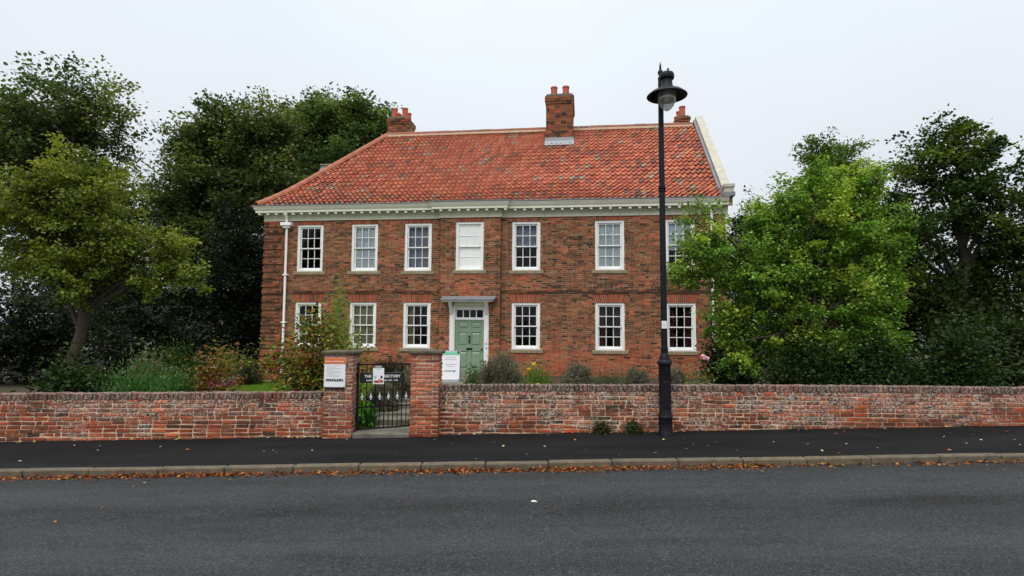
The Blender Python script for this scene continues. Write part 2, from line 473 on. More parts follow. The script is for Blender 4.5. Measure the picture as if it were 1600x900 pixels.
# lawn: left garden in front of the house
lawn = sheet("lawn", np.linspace(-12, -2.75, 60), np.linspace(12.2, 19.35, 46), lambda x, y: gz(x, y) + 0.03, M['lawn'])
def grass(n, x0, x1, y0, y1):
    p = np.stack([rng.uniform(x0, x1, n), rng.uniform(y0, y1, n)], -1)
    z = gz(p[:, 0], p[:, 1]) + 0.025
    a = rng.uniform(0, 2 * np.pi, n); h = rng.uniform(0.03, 0.075, n); w = 0.006
    d = np.stack([np.cos(a), np.sin(a), 0 * a], -1); b = np.stack([p[:, 0], p[:, 1], z], -1)
    tip = b + np.stack([rng.normal(0, 0.02, n), rng.normal(0, 0.02, n), h], -1)
    V = np.stack([b - d * w, b + d * w, tip], 1).reshape(-1, 3)
    F = np.arange(3 * n).reshape(-1, 3)
    c = lin(104, 140, 46)[None] * rng.uniform(0.6, 1.3, (n, 1)) * np.array([1, 1, 0.8])
    return np_mesh("grass", V, F, M['leaf'], np.repeat(c, 3, 0))
tag(link_mesh("grass", grass(70000, -10.5, -2.75, 12.2, 19.35)), "short bright green grass of the front lawn", "grass", kind="stuff")

# kerb: separate stones
kerb = empty("kerb", (0, YK, 0)); tag(kerb, kind="structure")
x = -14.0; k = 0
while x < 14.0:
    L = 0.86 + random.uniform(-0.05, 0.05)
    mb = MB(); mb.box(-L / 2 + 0.005, L / 2 - 0.005, 0, 0.135, -0.2, 0.088)
    o = mb.build("kerb_stone", M['kerb'], kerb, bevel=0.014)
    o.location = (x + L / 2, random.uniform(-0.006, 0.006), float(slope(x + L / 2)) + random.uniform(-0.005, 0.005))
    o.rotation_euler = (0, -math.atan(GR) + random.uniform(-0.003, 0.003), random.uniform(-0.004, 0.004))
    x += L
# ------------------------------------------------------------------ garden path
path = empty("garden_path", (-2.1, 9.7, 0)); tag(path, kind="structure")
mb = MB(); mb.box(-2.585, -1.655, 9.50, 10.05, -0.1, 0.115)
o = mb.build("threshold_slab", M['path'], path, bevel=0.012); o.matrix_parent_inverse = path.matrix_basis.inverted()
yy = 10.07; k = 0
while yy < 19.0:
    d = random.uniform(0.42, 0.62)
    cx = -2.08 + 0.075 * (yy - 10) if yy < 18 else -1.45
    w = 1.02 if yy < 10.5 else 1.3
    cut = cx + random.uniform(-0.25, 0.25)
    zz = float(gz(cx, yy)) + 0.05 + (0.05 if yy > 10.4 else 0)
    for (a, b) in ((cx - w / 2, cut), (cut, cx + w / 2)):
        mb = MB(); mb.box(a + 0.006, b - 0.006, yy + 0.006, yy + d - 0.006, zz - 0.2, zz + random.uniform(-0.006, 0.006))
        o = mb.build("flagstone", M['path'], path, bevel=0.01); o.matrix_parent_inverse = path.matrix_basis.inverted()
    yy += d; k += 1

# ------------------------------------------------------------------ house
HX, HYAW = (0.0, 19.3, 0.0), math.radians(7.1)
house = empty("brick_house", HX, -HYAW)
tag(house, "two storey red brick house with pantile roof, white sash windows and green door", "house")
_hr = Vector((math.cos(HYAW), -math.sin(HYAW), 0)); _hb = Vector((math.sin(HYAW), math.cos(HYAW), 0))
def hw(s, b, z): return Vector(HX) + _hr * s + _hb * b + Vector((0, 0, z))

SL, SR, DEPTH = -8.9, 6.95, 8.6
B0, B1 = -2.46, -0.38                       # projecting bay
BP = -0.13
ZT = 5.60
WCX = [-7.19, -5.19, -3.27, -1.44, 0.47, 3.24, 5.50]
UP = (3.77, 5.42); LO = (1.13, 2.685); WW = 0.955
openings = []                               # z0,z1,(s0,s1) at bottom,(s0,s1) at top
arches = []
wins = []
for i, c in enumerate(WCX):
    openings.append((UP[0], UP[1], c - WW / 2, c + WW / 2, c - WW / 2, c + WW / 2)); wins.append((i, c, UP, 'up'))
    openings.append((UP[0] - 0.115, UP[0], c - 0.59, c + 0.59, c - 0.59, c + 0.59))
    arches.append((c, UP[1], 0.20, 0.045))
    if i != 3:
        openings.append((LO[0], LO[1], c - WW / 2, c + WW / 2, c - WW / 2, c + WW / 2)); wins.append((i, c, LO, 'lo'))
        openings.append((LO[0] - 0.115, LO[0], c - 0.59, c + 0.59, c - 0.59, c + 0.59))
        arches.append((c, LO[1], 0.30, 0.12))
DOOR = (-2.09, -0.755, 0.18, 2.56)
openings.append((DOOR[2], DOOR[3], DOOR[0], DOOR[1], DOOR[0], DOOR[1]))
arch_op = [(z, z + h, c - WW / 2 - 0.02, c + WW / 2 + 0.02, c - WW / 2 - sp, c + WW / 2 + sp) for c, z, h, sp in arches]

def rects_with_holes(s0, s1, z0, z1, ops):
    xs = sorted({s0, s1, *[min(max(v, s0), s1) for o in ops for v in (o[2], o[3])]})
    zs = sorted({z0, z1, *[min(max(v, z0), z1) for o in ops for v in (o[0], o[1])]})
    out = []
    for i in range(len(xs) - 1):
        run = None
        for j in range(len(zs) - 1):
            cx, cz = (xs[i] + xs[i + 1]) / 2, (zs[j] + zs[j + 1]) / 2
            hole = any(o[0] < cz < o[1] and o[2] < cx < o[3] for o in ops)
            if not hole and xs[i + 1] - xs[i] > 1e-6 and zs[j + 1] - zs[j] > 1e-6: out.append((xs[i], xs[i + 1], zs[j], zs[j + 1]))
    return out
real_ops = [o for o in openings if o[5] - o[4] < 1.0 or o[1] == DOOR[3]]
wall = MB()
for (a, b, z0, z1) in rects_with_holes(SL, SR, -0.4, ZT + 0.3, real_ops):
    mid = (a + b) / 2
    # front leaf (mortar plane), 0.25 thick so that the openings have reveals
    wall.box(a, b, 0.0, 0.25, z0, z1)
wall.box(SL, SL + 0.3, 0.25, DEPTH, -0.4, ZT + 0.3); wall.box(SR - 0.3, SR, 0.25, DEPTH, -0.4, ZT + 0.3)
wall.box(SL, SR, DEPTH, DEPTH + 0.3, -0.4, ZT + 0.3)
# gable triangle
wall.add([(SR - 0.25, 0.05, ZT + 0.3), (SR - 0.25, DEPTH, ZT + 0.3), (SR - 0.25, DEPTH / 2, 9.85), (SR, 0.05, ZT + 0.3), (SR, DEPTH, ZT + 0.3), (SR, DEPTH / 2, 9.85)],
         [(0, 1, 2), (5, 4, 3), (0, 2, 5, 3), (2, 1, 4, 5), (1, 0, 3, 4)])
for (a, b, z0, z1) in rects_with_holes(B0, B1, -0.4, ZT + 0.3, real_ops):
    wall.box(a, b, BP, 0.0, z0, z1)
wall.build("wall", M['mortar'], house)
mb = MB(); mb.box(SL + 0.3, SR - 0.3, 0.26, DEPTH, 2.95, 3.1); mb.box(SL + 0.3, SR - 0.3, 0.26, DEPTH, 0.1, 0.2); mb.box(SL + 0.3, SR - 0.3, 0.26, DEPTH, 5.7, 5.8)  # unseen floor slabs, added to block light inside the house
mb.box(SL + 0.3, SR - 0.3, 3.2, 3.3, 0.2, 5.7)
mb.build("light_block_floor", M['interior'], house)

# smooth value noise for weathering patterns
_ng = rng.random((64, 64))
def vnoise(x, y):
    xi, yi = np.floor(x).astype(int), np.floor(y).astype(int); fx, fy = x - xi, y - yi
    fx, fy = fx * fx * (3 - 2 * fx), fy * fy * (3 - 2 * fy)
    g = lambda i, j: _ng[i % 64, j % 64]
    return (g(xi, yi) * (1 - fx) + g(xi + 1, yi) * fx) * (1 - fy) + (g(xi, yi + 1) * (1 - fx) + g(xi + 1, yi + 1) * fx) * fy
PAL = np.array([lin(134, 84, 59), lin(146, 90, 62), lin(126, 80, 58), lin(118, 79, 57), lin(152, 95, 66), lin(110, 75, 55), lin(146, 108, 79)])
DARK = np.array([lin(80, 58, 46), lin(92, 65, 49), lin(70, 54, 44)])
RED = np.array([lin(174, 90, 60), lin(180, 102, 70), lin(160, 82, 56), lin(168, 108, 78)])
def brick_col(s, z):
    n = float(vnoise(np.array(s * 0.8), np.array(z * 1.1))); n2 = float(vnoise(np.array(s * 2.3 + 9), np.array(z * 2.9 + 4)))
    red = 0.06
    zr = 1.0 + 0.25 * (n - 0.5)
    if z < zr: red = 0.75
    elif z < zr + 0.7: red = 0.75 - 0.65 * (z - zr) / 0.7
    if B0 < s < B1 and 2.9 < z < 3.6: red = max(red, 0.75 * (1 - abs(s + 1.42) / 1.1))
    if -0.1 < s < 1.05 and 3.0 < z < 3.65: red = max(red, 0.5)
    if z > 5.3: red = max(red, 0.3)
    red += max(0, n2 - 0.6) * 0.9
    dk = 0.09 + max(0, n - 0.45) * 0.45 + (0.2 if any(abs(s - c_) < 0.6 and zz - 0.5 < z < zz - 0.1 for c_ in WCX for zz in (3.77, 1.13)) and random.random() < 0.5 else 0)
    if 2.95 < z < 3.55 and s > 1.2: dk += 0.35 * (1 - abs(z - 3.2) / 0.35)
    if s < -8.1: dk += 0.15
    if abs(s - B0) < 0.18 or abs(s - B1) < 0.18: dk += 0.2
    u = random.random()
    if u < red: c = RED[random.randrange(len(RED))]
    elif random.random() < dk: c = DARK[random.randrange(len(DARK))]
    else: c = PAL[random.randrange(len(PAL))]
    return c * random.uniform(0.86, 1.12) * (0.86 + 0.28 * n2)

def brick_panel(mb, s0, s1, z0, z1, b, ops, course=0.0672, depth=0.009, colf=brick_col, S=0.225, H=0.1125):
    z = z0; row = int(round(z0 / course))
    while z < z1 - 0.02:
        za, zb = z + 0.007, min(z + course - 0.007, z1); zc = (za + zb) / 2
        ints = []
        for o in ops:
            if o[0] - 0.01 < zc < o[1] + 0.01:
                k = min(max((zc - o[0]) / max(o[1] - o[0], 1e-6), 0), 1)
                ints.append((o[2] + (o[4] - o[2]) * k, o[3] + (o[5] - o[3]) * k))
        x = s0 - (0.0 if row % 2 else 0.169); st = True
        while x < s1:
            L = S if st else H; st = not st
            L *= random.uniform(0.96, 1.04)
            segs = [(max(x + 0.006, s0), min(x + L - 0.006, s1))]
            for (a, c) in ints:
                nxt = []
                for (p, q) in segs:
                    if q <= a or p >= c: nxt.append((p, q))
                    else:
                        if p < a: nxt.append((p, a))
                        if q > c: nxt.append((c, q))
                segs = nxt
            for (p, q) in segs:
                if q - p < 0.025: continue
                f = b - depth + random.uniform(-0.004, 0.004); j = lambda: random.uniform(-0.0025, 0.0025)
                v = [(p + j(), f, za + j()), (q + j(), f, za + j()), (q + j(), f, zb + j()), (p + j(), f, zb + j()), (p, b, za), (q, b, za), (q, b, zb), (p, b, zb)]
                mb.add(v, [(0, 1, 2, 3), (4, 5, 1, 0), (5, 6, 2, 1), (6, 7, 3, 2), (7, 4, 0, 3)], colf((p + q) / 2, zc))
            x += L
        z += course; row += 1
fb = MB()
Q = 0.72
allops = openings + arch_op
band = [(3.0, 3.1, -99, 99, -99, 99)]
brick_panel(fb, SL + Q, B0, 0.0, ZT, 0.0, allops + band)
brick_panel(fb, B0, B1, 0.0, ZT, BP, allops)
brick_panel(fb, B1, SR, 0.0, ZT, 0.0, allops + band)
# side returns of the bay
for sx, dr in ((B0, -1), (B1, 1)):
    z = 0.0
    while z < ZT:
        v = [(sx + dr * 0.008, BP - 0.01, z + 0.005), (sx + dr * 0.008, 0.0, z + 0.005), (sx + dr * 0.008, 0.0, z + 0.062), (sx + dr * 0.008, BP - 0.01, z + 0.062)]
        fb.add(v, [(0, 1, 2, 3)], brick_col(sx, z)); z += 0.0672
o = fb.build("facade_bricks", M['facade_brick'], house); tag(o, kind="stuff")
# rusticated brick quoins at the corner
z = 0.0; k = 0
while z < ZT - 0.1:
    mb = MB(); w = Q - (0.0 if k % 2 else 0.12); h = 0.0672 * 3
    brick_panel(mb, SL - 0.03, SL + w, z, min(z + h, ZT), -0.022, [])
    n0 = len(mb.V); mb.box(SL - 0.03, SL + w, -0.022, 0.05, z + 0.004, min(z + h, ZT) - 0.004, lin(110, 86, 68))
    mb.box(SL - 0.004, SL + Q + 0.004, -0.006, 0.02, z + h, min(z + h + 0.0672, ZT), lin(104, 70, 50))
    if k % 2 == 0: mb.box(SL + w, SL + Q + 0.004, -0.007, 0.02, z, z + h, lin(124, 78, 54))
    mb.build("quoin", M['facade_brick'], house)
    z += 0.0672 * 4; k += 1
# string course of two brick courses, left and right of the bay
for (a, b) in ((SL + Q, B0), (B1, SR)):
    x = a; mb = MB()
    mb.box(a, b, -0.03, 0.0, 3.002, 3.098, lin(80, 62, 50))
    while x < b:
        L = min(0.225, b - x)
        for zz in (3.0, 3.05):
            c = (DARK if random.random() < 0.6 else PAL)[random.randrange(3)] * random.uniform(0.7, 1.1)
            dx = random.uniform(-0.004, 0.004)
            mb.box(x + 0.004, x + L - 0.004, -0.046 + dx, -0.02, zz + 0.004, zz + 0.046, c)
        x += L
    mb.build("string_course", M['facade_brick'], house)
# flat arches of rubbed bricks above the windows
for (c, z0, h, sp) in arches:
    bb = BP if abs(c + 1.44) < 0.1 else 0.0
    mb = MB(); n = 17; wb, wt = WW + 0.04, WW + 2 * sp
    for i in range(n):
        a0, a1 = -0.5 + i / n + 0.008, -0.5 + (i + 1) / n - 0.008
        f = bb - 0.014 + random.uniform(-0.002, 0.002)
        v = [(c + wb * a0, f, z0 + 0.004), (c + wb * a1, f, z0 + 0.004), (c + wt * a1, f, z0 + h), (c + wt * a0, f, z0 + h),
             (c + wb * a0, bb, z0 + 0.004), (c + wb * a1, bb, z0 + 0.004), (c + wt * a1, bb, z0 + h), (c + wt * a0, bb, z0 + h)]
        col = (lin(166, 80, 56) if random.random() < 0.75 else lin(124, 68, 52)) * random.uniform(0.75, 1.15)
        mb.add(v, [(0, 1, 2, 3), (4, 5, 1, 0), (5, 6, 2, 1), (6, 7, 3, 2), (7, 4, 0, 3)], col)
    mb.build("window_arch", M['facade_brick'], house)

# ---- windows
def window_meshes(h, mat):
    w = WW; out = {}
    fw, fb_ = 0.088, 0.095
    mb = MB()
    mb.box(-w / 2 + 0.002, -w / 2 + fw, 0, 0.13, 0.002, h - 0.002); mb.box(w / 2 - fw, w / 2 - 0.002, 0, 0.13, 0.002, h - 0.002)
    mb.box(-w / 2 + fw, w / 2 - fw, 0, 0.13, h - 0.075, h - 0.002); mb.box(-w / 2 + fw, w / 2 - fw, -0.012, 0.13, 0.002, 0.06)
    out['frame'] = mb
    gx0, gx1 = -w / 2 + fw, w / 2 - fw
    zb, zt = 0.06, h - 0.075; zm = (zb + zt) / 2
    pane = []
    def sash(z0, z1, y, rb, rt):
        mb = MB(); st = 0.046
        mb.box(gx0, gx0 + st, y, y + 0.04, z0, z1); mb.box(gx1 - st, gx1, y, y + 0.04, z0, z1)
        mb.box(gx0 + st, gx1 - st, y, y + 0.04, z0, z0 + rb); mb.box(gx0 + st, gx1 - st, y, y + 0.04, z1 - rt, z1)
        a0, a1, c0, c1 = gx0 + st, gx1 - st, z0 + rb, z1 - rt; bar = 0.024
        pw, ph = (a1 - a0 - 2 * bar) / 3, (c1 - c0 - bar) / 2
        for i in (1, 2):
            xx = a0 + i * pw + (i - 1) * bar; mb.box(xx, xx + bar, y + 0.004, y + 0.034, c0, c1)
        for i in range(3):
            xx = a0 + i * (pw + bar); mb.box(xx, xx + pw, y + 0.006, y + 0.032, c0 + ph, c0 + ph + bar)
            for j in (0, 1): pane.append((xx + pw / 2, y + 0.02, c0 + j * (ph + bar) + ph / 2, pw, ph))
        return mb
    out['upper_sash'] = sash(zm - 0.018, zt, 0.04, 0.038, 0.05)
    out['lower_sash'] = sash(zb, zm + 0.018, 0.083, 0.07, 0.038)
    out['panes'] = pane
    return out
WM = {}
for key, (z0, z1) in (('up', UP), ('lo', LO)):
    wm = window_meshes(z1 - z0, None)
    for k in ('frame', 'upper_sash', 'lower_sash'):
        o = wm[k].build("window_" + k, M['white_paint'], None, bevel=0.004)
        WM[key, k] = o.data; bpy.data.objects.remove(o)
    WM[key, 'panes'] = wm['panes']
pm = {}
def pane_mesh(w, h, mat, d=0.003):
    key = (round(w, 4), round(h, 4), mat)
    if key not in pm:
        mb = MB(); mb.box(-w / 2, w / 2, -d, d, -h / 2, h / 2); pm[key] = mb.mesh("pane", M[mat])
    return pm[key]
def pleated(w, h, mat, amp=0.02, n=40):
    xs = np.linspace(-w / 2, w / 2, n); y = amp * np.sin(np.linspace(0, n * 0.9, n)) + rng.normal(0, amp * 0.2, n)
    V = np.concatenate([np.stack([xs, y, 0 * xs], -1), np.stack([xs, y, 0 * xs + h], -1)]); i = np.arange(n - 1)
    return np_mesh("curtain", V, np.stack([i, i + 1, i + 1 + n, i + n], -1), M[mat], smooth=True)
mb = MB(); mb.box(-0.588, 0.588, -0.06, 0.13, -0.113, -0.002); so = mb.build("sill", M['sill_stone'], None, bevel=0.008); SILL = so.data; bpy.data.objects.remove(so)
CURT = {('up', 0): (None, 0, 0), ('up', 1): ('curtain_pale', 1.0, 1), ('up', 2): ('curtain_grey', 1.0, 2), ('up', 4): ('curtain_grey', .52, 2), ('up', 5): ('curtain_pale', 1.0, 1), ('up', 6): ('curtain_pale', 0.6, 1),
        ('lo', 1): ('curtain_khaki', 1.0, 1), ('lo', 5): ('curtain_brown', -1, 1), ('lo', 2): ('curtain_khaki', -2, 1), ('lo', 6): ('curtain_brown', -1, 1)}
for (i, c, (z0, z1), key) in wins:
    blind = (i == 3 and key == 'up')
    bb = (BP if i == 3 else 0.0) + 0.012
    wo = link_mesh("window", WM[key, 'frame'], house, (c, bb, z0))
    if blind: wo["label"] = "blind window with panes boarded and painted white"
    for k in ('upper_sash', 'lower_sash'): link_mesh(k, WM[key, k], wo)
    for (px, py, pz, pw, ph) in WM[key, 'panes']:
        if blind: link_mesh("pane", pane_mesh(pw, ph, 'white_paint', 0.012), wo, (px, py + 0.010, pz))
        else:
            po = link_mesh("pane", pane_mesh(pw, ph, 'glass'), wo, (px, py, pz))
            po.rotation_euler = (random.gauss(0, 0.006), 0, random.gauss(0, 0.008))
    link_mesh("sill", SILL, wo)
    cu = CURT.get((key, i))
    if cu and cu[0]:
        h = z1 - z0
        if cu[1] > 0:
            d = {1: 0.135, 2: 0.20}[cu[2]]
            link_mesh("curtain", pleated(0.86, h * cu[1], cu[0], 0.006), wo, (0, d, h * (1 - cu[1])))
        elif cu[1] == -1:
            for sx in (-1, 1): link_mesh("curtain", pleated(0.26, h, cu[0], 0.025, 24), wo, (sx * 0.30, 0.22, 0))
        else:
            link_mesh("curtain", pleated(0.22, h, cu[0], 0.025, 24), wo, (-0.26, 0.22, 0))
# ---- door, surround and hood
dx = -1.42; y0 = BP
door_z0, door_z1 = 0.31, 2.10
dl, dr = -1.915, -0.915
mb = MB(); mb.box(dl, dr, y0 + 0.085, y0 + 0.135, door_z0, door_z1)
door = mb.build("door", M['door_green'], house, bevel=0.003)
st, cm = 0.115, 0.11
rows = [(door_z0 + 0.16, door_z0 + 0.16 + 0.58), (door_z0 + 0.92, door_z0 + 0.92 + 0.46), (door_z0 + 1.49, door_z1 - 0.07)]
mb = MB()     # stiles and rails stand proud of the panels
ya, yb = y0 + 0.060, y0 + 0.085
mb.box(dl, dl + st, ya, yb, door_z0, door_z1); mb.box(dr - st, dr, ya, yb, door_z0, door_z1)
mid = (dl + dr) / 2; mb.box(mid - cm / 2, mid + cm / 2, ya, yb, door_z0, door_z1)
zc = [door_z0] + [v for r in rows for v in r] + [door_z1]
for i in range(0, len(zc), 2):
    for (a, b) in ((dl + st, mid - cm / 2), (mid + cm / 2, dr - st)): mb.box(a, b, ya, yb, zc[i], zc[i + 1])
mb.build("door_rails", M['door_green'], door, bevel=0.004)
for (za, zb) in rows:
    for (a, b) in ((dl + st, mid - cm / 2), (mid + cm / 2, dr - st)):
        mb = MB(); mb.add([(a + .03, yb - 0.002, za + .03), (b - .03, yb - 0.002, za + .03), (b - .03, yb - 0.002, zb - .03), (a + .03, yb - 0.002, zb - .03),
                           (a + .07, ya + 0.004, za + .07), (b - .07, ya + 0.004, za + .07), (b - .07, ya + 0.004, zb - .07), (a + .07, ya + 0.004, zb - .07)],
                          [(4, 5, 6, 7), (0, 1, 5, 4), (1, 2, 6, 5), (2, 3, 7, 6), (3, 0, 4, 7)])
        mb.build("door_panel", M['door_green'], door)
mb = MB(); mb.box(mid - 0.10, mid + 0.10, ya - 0.012, ya, 1.09, 1.165); mb.build("letter_box", M['brass_dark'], door, bevel=0.004)
mb = MB(); mb.lathe([(0.0, 0), (0.03, 0.0), (0.034, 0.02), (0.02, 0.03), (0.018, 0.05)], 12)
mb.V = [(mid + x, ya - zz, 1.55 + yv) for x, yv, zz in mb.V]; mb.box(mid - 0.016, mid + 0.016, ya - 0.045, ya - 0.02, 1.34, 1.54); mb.box(mid - 0.03, mid + 0.03, ya - 0.03, ya, 1.33, 1.37)
mb.build("knocker", M['brass_dark'], door)
mb = MB(); mb.lathe([(0.0, 0), (0.014, 0.0), (0.014, 0.02), (0.034, 0.035), (0.034, 0.055), (0.0, 0.07)], 14)
mb.V = [(dr - 0.075 + x, ya - zz, 1.12 + yv) for x, yv, zz in mb.V]; mb.build("door_knob", M['brass_dark'], door, smooth=True)
for zz in (0.75, 1.42):
    mb = MB(); mb.box(dr - 0.05, dr - 0.028, ya - 0.006, ya, zz, zz + 0.04); mb.build("keyhole", M['brass_dark'], door)
mb = MB()
for (a, b) in ((-2.088, -1.915), (-0.915, -0.757)): mb.box(a, b, y0 - 0.03, y0 + 0.2, 0.25, 2.56)
mb.box(-1.915, -0.915, y0 + 0.03, y0 + 0.2, 2.10, 2.185); mb.box(-1.915, -0.915, y0 + 0.02, y0 + 0.2, 2.435, 2.56)
for (a, b) in ((-2.07, -1.935), (-0.895, -0.775)): mb.box(a + .02, b - .02, y0 - 0.045, y0 - 0.03, 0.45, 2.2)
mb.build("door_surround", M['white_paint'], house, bevel=0.004)
mb = MB(); mb.box(-1.95, -0.88, y0 - 0.02, y0 + 0.1, 2.565, 2.70); mb.build("door_frieze", M['cream_paint'], house, bevel=0.006)
fl = MB(); fl.box(-1.915, -1.865, y0 + 0.05, y0 + 0.1, 2.185, 2.435); fl.box(-0.965, -0.915, y0 + 0.05, y0 + 0.1, 2.185, 2.435)
for i in (1, 2, 3):
    xx = -1.865 + 0.225 * i; fl.box(xx - 0.016, xx + 0.016, y0 + 0.05, y0 + 0.09, 2.185, 2.435)
fan = fl.build("fanlight", M['white_paint'], house)
for i in range(4):
    o = link_mesh("pane", pane_mesh(0.19, 0.246, 'glass'), fan, (-1.865 + 0.225 * (i + .5), y0 + 0.075, 2.31)); o.rotation_euler = (random.gauss(0, .006), 0, random.gauss(0, .008))
for sx in (-2.03, -0.815):
    mb = MB(); mb.prism([(0, 0), (0, 0)], 0, 0) if False else None
    mb.add([(sx - .05, y0 - .03, 2.25), (sx + .05, y0 - .03, 2.25), (sx + .05, y0 - .03, 2.70), (sx - .05, y0 - .03, 2.70), (sx - .05, y0 - .34, 2.70), (sx + .05, y0 - .34, 2.70), (sx - .05, y0 - .12, 2.42), (sx + .05, y0 - .12, 2.42)],
           [(0, 1, 7, 6), (6, 7, 5, 4), (4, 5, 2, 3), (0, 6, 4, 3), (1, 2, 5, 7)])
    mb.build("hood_bracket", M['white_paint'], house)
mb = MB(); mb.box(-2.27, -0.585, y0 - 0.36, y0, 2.70, 2.74); mb.build("hood", M['white_paint'], house, bevel=0.006)
mb = MB(); mb.add([(-2.33, y0 - .40, 2.744), (-0.525, y0 - .40, 2.744), (-0.525, y0, 2.744), (-2.33, y0, 2.744), (-2.33, y0 - .40, 2.785), (-0.525, y0 - .40, 2.785), (-0.50, y0, 2.90), (-2.355, y0, 2.90)],
                  [(0, 3, 2, 1), (4, 5, 6, 7), (0, 1, 5, 4), (1, 2, 6, 5), (2, 3, 7, 6), (3, 0, 4, 7)])
mb.build("hood_lead", M['lead'], house)
for zz in (0.92, 1.06):
    mb = MB(); mb.lathe([(0, 0), (0.02, 0), (0.02, 0.02), (0, 0.025)], 10); mb.V = [(-0.825 + x, y0 - 0.046 - q, 0.25 + zz + yv) for x, yv, q in mb.V]; mb.build("doorbell", M['brass_dark'], house)
mb = MB(); mb.box(-2.2, -0.64, y0 - 0.45, y0 + 0.1, 0.0, 0.25); mb.build("door_step", M['sill_stone'], house, bevel=0.012)

# ---- cornice: mitred sweep round the front, left return and bay
def sweep(name, prof, mat, e_left=8.6, right=7.02, smooth=False):
    """prof: list of (out, z); path on the wall plane in plan"""
    pth = [(SL, DEPTH), (SL, 0), (B0, 0), (B0, BP), (B1, BP), (B1, 0), (right, 0)]
    dirs = [(0, -1), (1, 0), (0, -1), (1, 0), (0, 1), (1, 0)]
    nrm = [(d[1], -d[0]) for d in dirs]      # outward side
    V = []; n = len(prof)
    for i, p in enumerate(pth):
        if i == 0: o = nrm[0]
        elif i == len(pth) - 1: o = nrm[-1]
        else: o = (nrm[i - 1][0] + nrm[i][0], nrm[i - 1][1] + nrm[i][1])
        for (d, z) in prof: V.append((p[0] + o[0] * d, p[1] + o[1] * d, z + 0.04))
    mb = MB(); F = []
    for i in range(len(pth) - 1):
        for k in range(n): F.append((i * n + k, i * n + (k + 1) % n, (i + 1) * n + (k + 1) % n, (i + 1) * n + k))
    F.append(tuple(range(n))); F.append(tuple((len(pth) - 1) * n + k for k in range(n - 1, -1, -1)))
    mb.add(V, F)
    return mb.build(name, mat, house, smooth=True, angle=25)
sweep("frieze", [(-0.1, 5.53), (0.045, 5.53), (0.045, 5.56), (0.03, 5.57), (0.03, 5.66), (0.05, 5.69), (0.05, 5.80), (-0.1, 5.80)], M['frieze_paint'])
sweep("cornice", [(-0.1, 5.803), (0.235, 5.803), (0.25, 5.80), (0.25, 5.862), (0.257, 5.872), (0.275, 5.895), (0.30, 5.94), (0.318, 5.985), (0.33, 5.99), (0.33, 6.015), (-0.1, 6.015)], M['cream_paint'], right=7.0)
sweep("gutter", [(-0.1, 6.018), (0.345, 6.018), (0.355, 6.03), (0.355, 6.056), (0.33, 6.06), (-0.1, 6.06)], M['lead'], right=7.03)
mb = MB(); mb.box(-0.043, 0.043, -0.15, 0.0, -0.074, 0.0); mo = mb.build("m", M['white_paint'], None, bevel=0.006); MOD = mo.data; bpy.data.objects.remove(mo)
x = -9.02
while x < 6.95:
    bb = BP if B0 - 0.2 < x < B1 + 0.2 else 0.0
    link_mesh("modillion", MOD, house, (x, bb - 0.075, 5.84))
    x += 0.315
# ---- roof
EB, EZ, RB, RZ = -0.31, 6.075, 4.30, 10.02
SLOPE_T = math.atan2(RZ - EZ, RB - EB)
def roof_z(b):
    """bell-cast eaves"""
    t_ = (b - EB) / (RB - EB)
    if t_ < 0.3: k_ = 0.72 * t_ + 0.55 * t_ * t_
    else: k_ = 0.2655 + 1.0493 * (t_ - 0.3)
    return EZ + (RZ - EZ) * k_
HL, HRs = -9.08, -6.0                        # hip foot and ridge end
def hip_s(b): return HL + (HRs - HL) * (b - EB) / (RB - EB)
mb = MB()                                    # boarding under the tiles
NB = 12
bs = [EB + (RB - EB) * i / NB for i in range(NB + 1)]
for i in range(NB):
    b0_, b1_ = bs[i], bs[i + 1]
    mb.add([(hip_s(b0_), b0_, roof_z(b0_) - .05), (SR, b0_, roof_z(b0_) - .05), (SR, b1_, roof_z(b1_) - .05), (hip_s(b1_), b1_, roof_z(b1_) - .05)], [(0, 1, 2, 3)])
    m0, m1 = 2 * RB - b0_, 2 * RB - b1_
    mb.add([(hip_s(b0_), m0, roof_z(b0_) - .05), (SR, m0, roof_z(b0_) - .05), (SR, m1, roof_z(b1_) - .05), (hip_s(b1_), m1, roof_z(b1_) - .05)], [(3, 2, 1, 0)])
    mb.add([(hip_s(b0_), b0_, roof_z(b0_) - .05), (hip_s(b1_), b1_, roof_z(b1_) - .05), (hip_s(b1_), m1, roof_z(b1_) - .05), (hip_s(b0_), m0, roof_z(b0_) - .05)], [(0, 1, 2, 3)])
roof = mb.build("roof", M['hip_clay'], house)
TW, TG = 0.183, 0.285
tl = MB()
nr = int(round(6.12 / TG))
NP = 8
prof_u = np.array([0, .18, .36, .54, .68, .80, .91, 1.0])
prof_h = np.array([-.004, -.026, -.034, -.026, .002, .030, .036, .022])
TCOL = [lin(186, 100, 73), lin(178, 94, 70), lin(194, 112, 80), lin(168, 90, 68), lin(184, 108, 82)]
TDK = [lin(136, 92, 76), lin(120, 88, 76), lin(150, 84, 68), lin(166, 98, 76), lin(170, 118, 92), lin(150, 134, 112)]
SPN = SR - 0.12
ncol = int((SPN - HL) / TW) + 1
